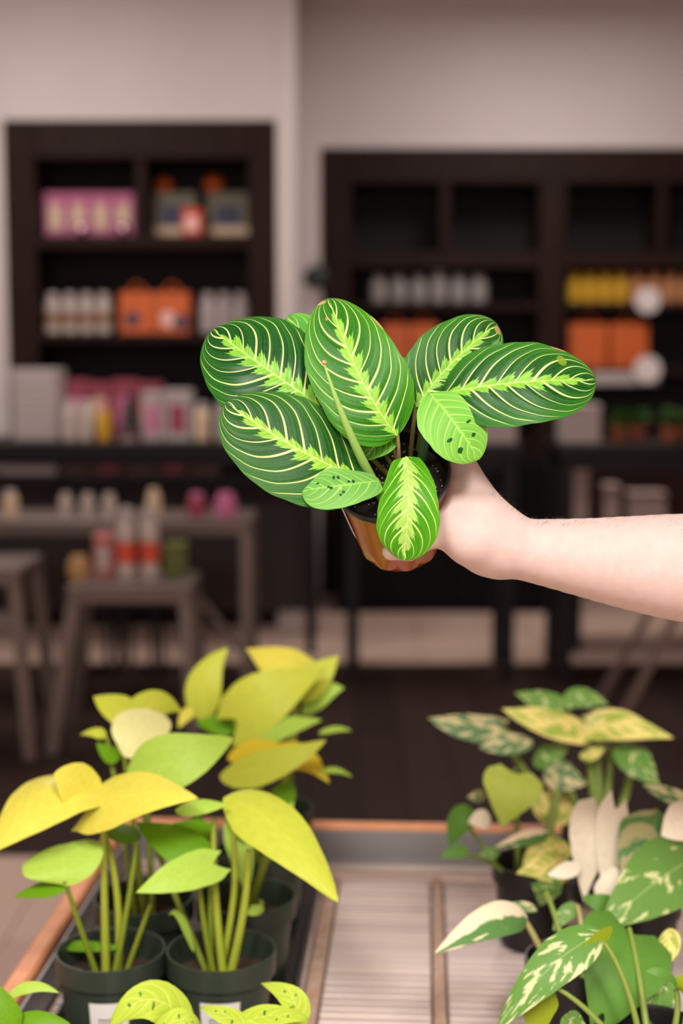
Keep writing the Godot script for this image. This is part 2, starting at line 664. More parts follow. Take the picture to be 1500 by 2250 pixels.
func build_person() -> void:
	# forearm, oval in section, then elbow and upper arm out of the frame
	var ctr := [Vector3(1062, 1176, 1.300), Vector3(1100, 1192, 1.304), Vector3(1145, 1206, 1.306), Vector3(1200, 1214, 1.308), Vector3(1300, 1227, 1.31), Vector3(1400, 1238, 1.313), Vector3(1500, 1247, 1.316), Vector3(1600, 1256, 1.318), Vector3(1690, 1262, 1.32)]
	var rad := [0.0270, 0.0265, 0.0248, 0.0275, 0.0338, 0.0405, 0.0462, 0.0475, 0.0465]
	for s in [-1.0, 1.0]:
		var off := Vector3(0, 0, 0.006 * s)
		var last := pc(ctr[0]) + off
		var lr: float = rad[0]
		for i in ctr.size() - 1:
			for k in 3:
				var u := (k + 1) / 3.0
				var i0 := maxi(i - 1, 0)
				var i3 := mini(i + 2, ctr.size() - 1)
				var p: Vector3 = ctr[i].cubic_interpolate(ctr[i + 1], ctr[i0], ctr[i3], u)
				var r := cubic_interpolate(rad[i], rad[i + 1], rad[i0], rad[i3], u)
				caps.append([last, pc(p) + off, lr, r, 0, 1 if s > 0 else 2])
				last = pc(p) + off
				lr = r
		caps.append([last, pc(Vector3(2120, 1130, 1.22)) + off, lr, 0.052, 0, 1 if s > 0 else 2])
	# ulna bump and heel of the hand under the wrist
	cap(pc(Vector3(1085, 1222, 1.30)), pc(Vector3(1062, 1228, 1.30)), 0.0125, 0.0115)
	# palm: one bone to each knuckle
	var us := [0.26, 0.47, 0.68, 0.88]
	var rk := [0.0128, 0.0122, 0.0115, 0.0105]
	var root := [pc(Vector3(1105, 1172, 1.305)), pc(Vector3(1100, 1190, 1.318)), pc(Vector3(1097, 1206, 1.322)), pc(Vector3(1092, 1218, 1.318))]
	for i in 4:
		var k := pot_at(us[i], 14.0, 0.0155)
		cap(root[i], k, 0.0185, rk[i] + 0.0012)
		var rf: float = rk[i] * 0.80
		var p1 := pot_at(us[i], 52.0, rf + 0.004)
		var p2 := pot_at(us[i] + 0.02, 82.0, rf + 0.001)
		var p3 := pot_at(us[i] + 0.03, 108.0 if i < 3 else 98.0, rf)
		cap(k, p1, rk[i], rf * 1.08, i + 1)
		cap(p1, p2, rf * 1.06, rf, i + 1)
		cap(p2, p3, rf, rf * 0.88, i + 1)
	# thumb: thenar, then two joints laid along the front of the pot
	var t2 := pot_at(0.35, -52.0, 0.0125)
	var t3 := pot_at(0.39, -88.0, 0.0105)
	var t4 := pot_at(0.45, -105.0, 0.0082)
	var t1 := pc(Vector3(1028, 1186, 1.283))
	cap(pc(Vector3(1095, 1203, 1.296)), t1, 0.0195, 0.0190)
	cap(t1, t2, 0.0185, 0.0125, 5)
	cap(t2, t3, 0.0118, 0.0105, 5)
	cap(t3, t4, 0.0105, 0.0082, 5)
	# web of the thumb towards the index knuckle
	cap(pc(Vector3(1040, 1125, 1.300)), pc(Vector3(1050, 1165, 1.292)), 0.0145, 0.019)
	cap(pc(Vector3(1040, 1125, 1.300)), pot_at(0.30, 2.0, 0.0150), 0.0145, 0.0125)
	cap(pc(Vector3(1004, 1082, 1.306)), pc(Vector3(1001, 1160, 1.288)), 0.0125, 0.0150)
	var lo := Vector3(9, 9, 9)
	var hi := -lo
	for c in caps:
		for e in 2:
			var r: float = c[2 + e] + 0.012
			lo = lo.min(c[e] - Vector3.ONE * r)
			hi = hi.max(c[e] + Vector3.ONE * r)
	var skin := mat("skin", rgb(221, 198, 190), 0.62, 0.0, 0.3)
	skin.subsurf_scatter_enabled = true
	skin.subsurf_scatter_strength = 0.12
	skin.heightmap_enabled = true
	skin.heightmap_scale = 0.03
	skin.heightmap_texture = noise_tex(5, 0.02, Color.BLACK, Color.WHITE)
	skin.uv1_triplanar = true
	skin.uv1_scale = Vector3(7, 7, 7)
	skin.albedo_texture = noise_tex(15, 0.03, Color(0.965, 0.94, 0.93), Color(1, 1, 1))
	var t := thing("person", "person's bare forearm and hand holding up the potted prayer plant", "person", pc(Vector3(1690, 1262, 1.32)))
	var body := wpart(t, "body", surface_net(lo, hi, 0.0034).mesh(), skin)
	# fine dark hairs along the upper edge of the forearm
	var hb := MB.new()
	rng.seed = 77
	for i in 260:
		var u := pow(rng.randf(), 1.1)
		var x := lerpf(1065, 1490, u)
		var cy := lerpf(1207, 1246, clampf((x - 1142) / 358.0, 0, 1)) if x > 1142 else lerpf(1130, 1207, (x - 1060) / 82.0)
		var r := lerpf(0.0240, 0.0462, clampf((x - 1142) / 358.0, 0, 1))
		var c := pc(Vector3(x, cy, 1.308))
		var a := rng.randf_range(-0.6, 0.9)
		var dir := Vector3(0, cos(a), -sin(a))
		var foot := c + dir * (r + 0.0015)
		for k in 6:      # settle on the skin
			foot -= dir * field(caps, foot)
		var side := Vector3(rng.randf_range(0.3, 1.0), 0, rng.randf_range(-0.4, 0.4))
		var len_ := rng.randf_range(0.003, 0.0065)
		hb.tube([foot - dir * 0.0005, foot + dir * len_ * 0.35 + side * len_ * 0.45, foot + dir * len_ * 0.5 + side * len_], [0.00008, 0.00006, 0.00002], 3)
	var hair := part(body, "arm_hair", hb.mesh(), mat("arm_hair", rgb(60, 42, 32), 0.6))
	hair.set_meta("kind", "stuff")
	hair.set_meta("label", "fine dark hairs along the top of the forearm")

# ---------------------------------------------------------------- the prayer plant in the hand
func build_held() -> void:
	var base := pot_c - pot_a * POT_H
	var th := thing("prayer_plant", "green prayer plant with cream-veined leaves in a brown plastic pot, held up by the hand", "potted plant", base)
	var xf := Transform3D(Basis(pot_r, pot_a, pot_r.cross(pot_a)), pot_c)
	# pot wall: tapered, drawn in by scallops at the foot
	var cols := 96
	var us := [0.02, 0.2, 0.4, 0.6, 0.75, 0.82, 0.88, 0.93, 0.97, 1.0]
	var p := PackedVector3Array()
	for u in us:
		for j in cols:
			var a := TAU * j / cols
			var lobe := absf(sin(a * 5.0))
			var k := smoothstep(0.74, 1.0, u)
			var r := lerpf(POT_R0 - 0.0012, POT_R1, u) - k * 0.0022 * (1.0 - lobe) - (0.0018 if u > 0.99 else 0.0)
			p.append(xf * Vector3(r * cos(a), -POT_H * (u - 0.022 * k * (1.0 - lobe)), r * sin(a)))
	var pm := MB.new().grid(p, us.size(), cols, true)
	pm.lathe([Vector2(0.0, -POT_H * 0.975), Vector2(0.020, -POT_H * 0.978), Vector2(POT_R1 - 0.0016, -POT_H * 0.99)], 48, xf)
	var brown := mat("pot_brown_plastic", rgb(160, 76, 38), 0.3)
	brown.clearcoat_enabled = true
	brown.clearcoat = 0.3
	brown.clearcoat_roughness = 0.12
	var pot := wpart(th, "pot", pm.mesh(), brown)
	pot.set_meta("label", "glossy brown plastic nursery pot with a scalloped foot")
	var rim := MB.new().lathe([Vector2(0.0420, -0.070), Vector2(0.0492, -0.016), Vector2(0.0508, -0.001), Vector2(0.0528, 0.0012), Vector2(0.0545, 0.0012), Vector2(0.0553, 0.0002), Vector2(0.0555, -0.003), Vector2(0.0550, -0.0055), Vector2(0.0532, -0.0058)], 64, xf)
	wpart(th, "rim", rim.mesh(), mat("black_plastic", rgb(26, 27, 32), 0.25)).set_meta("label", "black inner wall and rim of the pot")
	# soil
	rng.seed = 12
	var fn := FastNoiseLite.new()
	fn.seed = 4
	fn.frequency = 90.0
	var sp := PackedVector3Array()
	for i in 14:
		var r := 0.0494 * i / 13.0
		for j in 48:
			var a := TAU * j / 48
			var q := Vector3(r * cos(a), 0, r * sin(a))
			q.y = -0.013 + 0.0022 * fn.get_noise_2d(q.x, q.z) + 0.0012 * fn.get_noise_2d(q.x * 3.0, q.z * 3.0)
			sp.append(xf * q)
	var soil := wpart(th, "soil", MB.new().grid(sp, 14, 48, true).mesh(), mat("dark_soil", rgb(30, 25, 22), 0.95))
	var grit := MB.new()
	for i in 150:
		var a := rng.randf() * TAU
		var r := 0.048 * sqrt(rng.randf())
		var s := rng.randf_range(0.0003, 0.0009)
		var q := Vector3(r * cos(a), -0.0125, r * sin(a))
		grit.box(-Vector3.ONE * s, Vector3.ONE * s, s * 0.4, xf * Transform3D(Basis.from_euler(Vector3(rng.randf() * 6, rng.randf() * 6, 0)), q))
	var gp := part(soil, "grit", grit.mesh(), mat("soil_grit", rgb(190, 170, 140), 0.9))
	gp.set_meta("kind", "stuff")
	# white sticker on the left of the pot
	var st := PackedVector3Array()
	for i in 6:
		for j in 10:
			st.append(pot_at(lerpf(0.10, 0.62, i / 5.0), lerpf(-158.0, -196.0, j / 9.0), 0.0006))
	wpart(th, "sticker", MB.new().grid(st, 6, 10).mesh(), mat("sticker_white", rgb(232, 230, 226), 0.5)).set_meta("label", "white paper sticker")

	# leaf pigments
	var cream := rgb(226, 232, 150)
	var band := rgb(138, 198, 66)
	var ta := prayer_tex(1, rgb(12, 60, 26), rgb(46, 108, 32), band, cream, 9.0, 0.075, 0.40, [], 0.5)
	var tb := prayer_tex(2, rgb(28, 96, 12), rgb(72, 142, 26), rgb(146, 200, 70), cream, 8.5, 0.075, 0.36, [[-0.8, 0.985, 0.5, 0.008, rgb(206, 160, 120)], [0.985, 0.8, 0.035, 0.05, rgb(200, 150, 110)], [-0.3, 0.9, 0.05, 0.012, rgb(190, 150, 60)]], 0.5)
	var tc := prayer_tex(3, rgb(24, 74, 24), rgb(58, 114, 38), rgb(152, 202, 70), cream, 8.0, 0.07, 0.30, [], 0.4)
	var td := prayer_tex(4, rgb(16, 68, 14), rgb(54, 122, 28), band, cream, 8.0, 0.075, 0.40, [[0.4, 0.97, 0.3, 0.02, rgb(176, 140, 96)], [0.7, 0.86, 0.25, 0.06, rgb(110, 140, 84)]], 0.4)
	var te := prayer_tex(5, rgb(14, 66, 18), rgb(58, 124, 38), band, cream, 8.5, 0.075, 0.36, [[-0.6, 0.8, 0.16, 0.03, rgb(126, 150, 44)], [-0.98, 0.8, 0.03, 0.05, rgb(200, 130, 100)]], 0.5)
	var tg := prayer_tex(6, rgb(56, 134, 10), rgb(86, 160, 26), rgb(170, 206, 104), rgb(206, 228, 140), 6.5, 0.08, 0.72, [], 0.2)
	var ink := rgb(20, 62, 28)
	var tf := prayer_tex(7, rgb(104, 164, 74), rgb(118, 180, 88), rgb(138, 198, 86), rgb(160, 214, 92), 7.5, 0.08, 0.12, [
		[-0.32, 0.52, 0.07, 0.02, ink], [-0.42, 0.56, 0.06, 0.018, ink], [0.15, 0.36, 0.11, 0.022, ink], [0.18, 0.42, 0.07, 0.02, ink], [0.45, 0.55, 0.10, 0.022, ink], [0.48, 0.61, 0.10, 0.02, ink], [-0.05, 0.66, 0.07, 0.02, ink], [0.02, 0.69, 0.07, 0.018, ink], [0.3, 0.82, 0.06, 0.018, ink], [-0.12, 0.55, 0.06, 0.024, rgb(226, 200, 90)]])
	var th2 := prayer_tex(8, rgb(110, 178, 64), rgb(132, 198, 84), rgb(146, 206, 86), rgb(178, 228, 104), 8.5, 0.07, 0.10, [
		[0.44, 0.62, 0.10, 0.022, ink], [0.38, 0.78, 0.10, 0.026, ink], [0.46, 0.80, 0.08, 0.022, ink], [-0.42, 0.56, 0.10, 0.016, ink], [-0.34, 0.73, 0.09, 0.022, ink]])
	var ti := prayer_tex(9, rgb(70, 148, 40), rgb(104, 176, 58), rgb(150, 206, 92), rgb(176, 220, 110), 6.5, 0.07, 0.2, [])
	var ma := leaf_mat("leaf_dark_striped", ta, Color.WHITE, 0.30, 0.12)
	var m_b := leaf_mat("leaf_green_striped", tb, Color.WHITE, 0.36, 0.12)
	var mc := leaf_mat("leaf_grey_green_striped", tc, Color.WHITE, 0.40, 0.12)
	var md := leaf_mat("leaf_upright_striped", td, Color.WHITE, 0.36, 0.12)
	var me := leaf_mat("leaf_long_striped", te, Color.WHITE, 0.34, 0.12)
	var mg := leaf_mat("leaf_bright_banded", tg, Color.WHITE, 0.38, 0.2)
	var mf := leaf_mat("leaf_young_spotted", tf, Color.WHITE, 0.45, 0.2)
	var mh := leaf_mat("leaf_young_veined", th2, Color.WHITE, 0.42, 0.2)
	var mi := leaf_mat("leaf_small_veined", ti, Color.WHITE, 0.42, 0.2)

	var face := Vector3(0, 0.42, 0.9)
	# behind the rest
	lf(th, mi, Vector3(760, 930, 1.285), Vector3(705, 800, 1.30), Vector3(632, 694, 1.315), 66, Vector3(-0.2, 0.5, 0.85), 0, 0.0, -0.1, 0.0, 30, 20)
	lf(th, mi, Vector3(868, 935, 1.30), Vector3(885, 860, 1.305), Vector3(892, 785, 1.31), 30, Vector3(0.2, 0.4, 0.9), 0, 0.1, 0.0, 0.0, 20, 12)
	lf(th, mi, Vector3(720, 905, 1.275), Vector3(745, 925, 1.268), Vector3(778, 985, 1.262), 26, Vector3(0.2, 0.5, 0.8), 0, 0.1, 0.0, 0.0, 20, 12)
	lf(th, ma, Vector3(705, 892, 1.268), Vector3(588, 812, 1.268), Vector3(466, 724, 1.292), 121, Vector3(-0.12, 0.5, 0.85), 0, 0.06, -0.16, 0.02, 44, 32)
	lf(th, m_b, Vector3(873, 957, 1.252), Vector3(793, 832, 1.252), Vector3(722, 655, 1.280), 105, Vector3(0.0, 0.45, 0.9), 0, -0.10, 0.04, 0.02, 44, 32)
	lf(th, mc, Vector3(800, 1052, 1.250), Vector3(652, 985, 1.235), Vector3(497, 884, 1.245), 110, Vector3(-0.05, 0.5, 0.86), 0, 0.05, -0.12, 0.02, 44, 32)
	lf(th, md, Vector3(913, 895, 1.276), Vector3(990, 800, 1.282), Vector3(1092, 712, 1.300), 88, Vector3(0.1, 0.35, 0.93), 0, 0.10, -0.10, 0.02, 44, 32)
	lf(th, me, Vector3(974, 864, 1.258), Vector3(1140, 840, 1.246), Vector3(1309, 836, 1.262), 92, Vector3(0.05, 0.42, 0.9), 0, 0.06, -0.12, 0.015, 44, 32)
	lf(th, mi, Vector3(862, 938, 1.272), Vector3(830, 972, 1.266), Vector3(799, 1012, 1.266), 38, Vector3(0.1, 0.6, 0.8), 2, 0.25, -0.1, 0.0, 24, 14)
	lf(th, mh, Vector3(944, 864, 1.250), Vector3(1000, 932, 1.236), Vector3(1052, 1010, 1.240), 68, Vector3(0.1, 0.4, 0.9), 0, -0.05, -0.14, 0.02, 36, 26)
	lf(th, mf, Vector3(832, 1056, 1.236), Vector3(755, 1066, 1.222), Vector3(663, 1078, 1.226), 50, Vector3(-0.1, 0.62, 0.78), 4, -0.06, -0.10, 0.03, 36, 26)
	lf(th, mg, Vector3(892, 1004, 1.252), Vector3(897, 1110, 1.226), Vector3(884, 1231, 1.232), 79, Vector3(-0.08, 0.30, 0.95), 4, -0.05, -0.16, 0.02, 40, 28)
	# petioles and the rolled new leaf
	var green := mat("petiole_green", rgb(122, 150, 70), 0.45)
	var olive := mat("petiole_olive", rgb(120, 118, 62), 0.5)
	var deep := mat("petiole_dark_green", rgb(52, 92, 54), 0.45)
	var tan_ := mat("petiole_tan", rgb(168, 150, 96), 0.5)
	var s0 := pc(Vector3(876, 1068, 1.315))
	petiole(th, tan_, pc(Vector3(874, 1075, 1.31)), pc(Vector3(876, 1012, 1.275)), pc(Vector3(873, 955, 1.253)), 0.0020, 0.0016)
	petiole(th, olive, pc(Vector3(900, 1050, 1.32)), pc(Vector3(903, 985, 1.298)), pc(Vector3(913, 893, 1.277)), 0.0026, 0.0018)
	petiole(th, olive, pc(Vector3(918, 990, 1.305)), pc(Vector3(935, 920, 1.285)), pc(Vector3(976, 862, 1.259)), 0.0022, 0.0016)
	petiole(th, deep, pc(Vector3(918, 1050, 1.315)), pc(Vector3(932, 975, 1.285)), pc(Vector3(946, 868, 1.254)), 0.0052, 0.0030)
	petiole(th, tan_, pc(Vector3(872, 1030, 1.315)), pc(Vector3(862, 975, 1.29)), pc(Vector3(845, 940, 1.275)), 0.0016, 0.0012)
	petiole(th, green, pc(Vector3(845, 1105, 1.300)), pc(Vector3(842, 1080, 1.268)), pc(Vector3(826, 1054, 1.238)), 0.0042, 0.0022)
	petiole(th, green, pc(Vector3(838, 1092, 1.295)), pc(Vector3(822, 1068, 1.270)), pc(Vector3(798, 1050, 1.251)), 0.0034, 0.0022)
	petiole(th, olive, s0, pc(Vector3(800, 990, 1.29)), pc(Vector3(705, 893, 1.269)), 0.0026, 0.0018)
	petiole(th, green, pc(Vector3(888, 1060, 1.315)), pc(Vector3(890, 1025, 1.275)), pc(Vector3(892, 1006, 1.254)), 0.0024, 0.0016)
	petiole(th, olive, s0, pc(Vector3(835, 985, 1.30)), pc(Vector3(758, 930, 1.286)), 0.0020, 0.0015)
	var roll := arc(pc(Vector3(842, 1098, 1.29)), pc(Vector3(772, 960, 1.232)), pc(Vector3(713, 803, 1.222)), 18)
	var rr := []
	for i in 19:
		var k := i / 18.0
		rr.append(lerpf(0.0050, 0.0036, k * 2.0) if k < 0.5 else lerpf(0.0036, 0.0009, pow((k - 0.5) * 2.0, 1.3)))
	wpart(th, "rolled_leaf", MB.new().tube(roll, rr, 12).mesh(), mat("rolled_leaf_green", rgb(150, 194, 96), 0.42)).set_meta("label", "unopened leaf rolled into a pointed spike")
	wpart(th, "leaf_tip", MB.new().lathe([Vector2(0, -0.0022), Vector2(0.0018, -0.0014), Vector2(0.0025, 0), Vector2(0.0018, 0.0016), Vector2(0, 0.0022)], 12, Transform3D(Basis.IDENTITY, pc(Vector3(712, 797, 1.222)))).mesh(), mat("leaf_tip_orange", rgb(232, 168, 108), 0.4)).set_meta("label", "small orange bead at the tip of the rolled leaf")

# ---------------------------------------------------------------- the display bench
const BENCH_H := 0.71
const BENCH_TURN := -0.0576
var bench_o := Vector3(-0.345, 0, -2.19)
const BENCH_W := 1.12
const BENCH_L := 1.30

func build_bench() -> void:
	var th := thing("display_bench", "metal plant bench with a slatted top and orange wooden rails", "bench", bench_o, "", BENCH_TURN)
	var wood := mat("rail_wood", rgb(255, 180, 130), 0.5)
	wood.albedo_texture = noise_tex(21, 0.02, Color(0.88, 0.84, 0.82), Color(1, 1, 1))
	wood.uv1_triplanar = true
	wood.uv1_scale = Vector3(3, 30, 3)
	var metal := mat("bench_metal", rgb(158, 158, 160), 0.42, 0.5)
	var slatm := [mat("slat_a", rgb(214, 198, 190), 0.5, 0.15), mat("slat_b", rgb(206, 190, 182), 0.5, 0.15), mat("slat_c", rgb(220, 203, 193), 0.5, 0.15)]
	var barm := mat("bench_bar", rgb(206, 184, 166), 0.6)
	barm.albedo_texture = noise_tex(22, 0.03, rgb(226, 200, 180), Color(1, 1, 1))
	barm.uv1_triplanar = true
	barm.uv1_scale = Vector3(5, 5, 5)
	var dark := mat("bench_frame_dark", rgb(84, 74, 70), 0.6, 0.3)
	var top := BENCH_H + 0.062
	# rails
	part(th, "rail", MB.new().box(Vector3(-0.012, top - 0.03, -0.002), Vector3(BENCH_W + 0.012, top, 0.022), 0.004).mesh(), wood)
	part(th, "rail", MB.new().box(Vector3(-0.014, top - 0.03, 0.024), Vector3(0.012, top, BENCH_L), 0.004).mesh(), wood)
	part(th, "rail", MB.new().box(Vector3(BENCH_W - 0.012, top - 0.03, 0.024), Vector3(BENCH_W + 0.014, top, BENCH_L), 0.004).mesh(), wood)
	part(th, "rail", MB.new().box(Vector3(-0.012, top - 0.03, BENCH_L), Vector3(BENCH_W + 0.012, top, BENCH_L + 0.024), 0.004).mesh(), wood)
	# metal lips inside the rails
	part(th, "lip", MB.new().box(Vector3(0.014, BENCH_H - 0.01, 0.024), Vector3(BENCH_W - 0.014, top - 0.006, 0.030), 0.001).mesh(), metal)
	part(th, "lip", MB.new().box(Vector3(0.014, BENCH_H - 0.01, 0.032), Vector3(0.019, top - 0.012, BENCH_L - 0.01), 0.001).mesh(), metal)
	part(th, "lip", MB.new().box(Vector3(BENCH_W - 0.019, BENCH_H - 0.01, 0.032), Vector3(BENCH_W - 0.014, top - 0.012, BENCH_L - 0.01), 0.001).mesh(), metal)
	part(th, "ledge", MB.new().box(Vector3(0.02, BENCH_H - 0.006, 0.031), Vector3(BENCH_W - 0.02, BENCH_H + 0.004, 0.046), 0.0015).mesh(), slatm[2])
	part(th, "crossbar", MB.new().box(Vector3(0.02, BENCH_H - 0.04, 0.050), Vector3(BENCH_W - 0.02, BENCH_H - 0.018, 0.078), 0.002).mesh(), dark)
	# long bars that part the slat panels
	var bars := [[0.327, 0.347], [0.487, 0.503], [0.74, 0.756]]
	for b in bars:
		part(th, "bar", MB.new().box(Vector3(b[0], BENCH_H - 0.02, 0.080), Vector3(b[1], BENCH_H + 0.003, BENCH_L - 0.01), 0.002).mesh(), barm)
	# slats, one by one
	rng.seed = 3
	var spans := [[0.021, 0.325], [0.349, 0.485], [0.505, 0.738], [0.758, BENCH_W - 0.021]]
	var pitch := 0.0182
	for sp in spans:
		var meshes := []
		for k in 3:
			meshes.append(MB.new().box(Vector3(0, -0.006, 0), Vector3(sp[1] - sp[0], 0.0, pitch - 0.0022), 0.0022).mesh())
		var k := 0
		var z := 0.082
		while z < BENCH_L - 0.03:
			var s := part(th, "slat", meshes[k % 3], slatm[rng.randi() % 3])
			s.position = Vector3(sp[0], BENCH_H + rng.randf_range(-0.0006, 0.0006), z)
			z += pitch
			k += 1
	# pan under the slats, legs, lower stretchers
	part(th, "pan", MB.new().box(Vector3(0.02, BENCH_H - 0.05, 0.08), Vector3(BENCH_W - 0.02, BENCH_H - 0.044, BENCH_L - 0.02), 0.001).mesh(), metal)
	for x in [0.0, BENCH_W - 0.04]:
		for z in [0.024, BENCH_L - 0.05]:
			part(th, "leg", MB.new().box(Vector3(x, 0, z), Vector3(x + 0.04, BENCH_H - 0.051, z + 0.04), 0.003).mesh(), metal)
		part(th, "stretcher", MB.new().box(Vector3(x + 0.008, 0.2, 0.066), Vector3(x + 0.032, 0.23, BENCH_L - 0.052), 0.002).mesh(), metal)

# ---------------------------------------------------------------- pots on the bench
func soil_disc(r: float, y: float, s0: int, bump := 0.004) -> MB:
	var fn := FastNoiseLite.new()
	fn.seed = s0
	fn.frequency = 60.0
	var p := PackedVector3Array()
	for i in 10:
		var q := r * i / 9.0
		for j in 28:
			var a := TAU * j / 28
			var o := Vector3(q * cos(a), y, q * sin(a))
			o.y += bump * fn.get_noise_2d(o.x, o.z)
			p.append(o)
	return MB.new().grid(p, 10, 28, true)

func pot_plant(called: String, label: String, at: Vector3, r: float, h: float, potm: Material, soilm: Material, group: String, sticker := -1.0) -> Node3D:
	var th := thing(called, label, "potted plant", at, group)
	var rb := r * 0.76
	var body := MB.new().lathe([Vector2(0.0, 0.002), Vector2(rb * 0.9, 0.002), Vector2(rb, 0.0), Vector2(rb + 0.001, 0.002), Vector2(lerpf(rb, r, 0.78) - 0.002, h * 0.78), Vector2(r - 0.004, h - 0.022)], 40)
	var pot := part(th, "pot", body.mesh(), potm)
	var band := MB.new().lathe([Vector2(r - 0.004, h - 0.026), Vector2(r - 0.0005, h - 0.025), Vector2(r, h - 0.003), Vector2(r - 0.0005, h), Vector2(r - 0.0025, h), Vector2(r - 0.004, h - 0.004), Vector2(r - 0.0088, h - 0.05)], 40)
	part(th, "rim", band.mesh(), potm)
	part(th, "soil", soil_disc(r - 0.0085, h - 0.030, int(at.x * 1000.0) + 5).mesh(), soilm)
	if sticker >= 0.0:
		var sm := PackedVector3Array()
		var ln := MB.new()
		for i in 4:
			for j in 8:
				var u := lerpf(0.66, 0.40, i / 3.0)
				var a := sticker + lerpf(-0.40, 0.40, j / 7.0)
				var q := lerpf(rb, r, u) - 0.0005
				sm.append(Vector3(q * sin(a), h * u, q * cos(a)))
		var s := part(pot, "sticker", MB.new().grid(sm, 4, 8).mesh(), mat("sticker_white", rgb(232, 230, 226), 0.5))
		s.set_meta("label", "white paper sticker on the pot")
		for k in 2:
			for j in 7:
				var u := 0.50 - 0.045 * k
				var a := sticker + lerpf(-0.22, 0.26, j / 7.0)
				var a2 := a + 0.05
				var q := lerpf(rb, r, u) + 0.0004
				ln.quad(Vector3(q * sin(a), h * u, q * cos(a)), Vector3(q * sin(a2), h * u, q * cos(a2)), Vector3(q * sin(a2), h * (u - 0.02), q * cos(a2)), Vector3(q * sin(a), h * (u - 0.02), q * cos(a)), Vector3(sin(a), 0, cos(a)))
		part(pot, "print", ln.mesh(), mat("print_grey", rgb(120, 118, 120), 0.6))
	return th

func bench_at(x: float, y: float) -> Vector3:       # pot base under a rim centre seen at this pixel
	return ph(x, y, BENCH_H + 0.115) - Vector3(0, 0.115 - 0.004, 0)

func stalk(th: Node3D, m: Material, foot: Vector3, px: Vector3, bend: float, r0 := 0.0042, r1 := 0.0026) -> void:
	var b := pc(px)
	var a := foot
	var mid := (a + b) * 0.5 + Vector3(bend, 0.012, 0)
	petiole(th, m, a, mid, b, r0, r1)

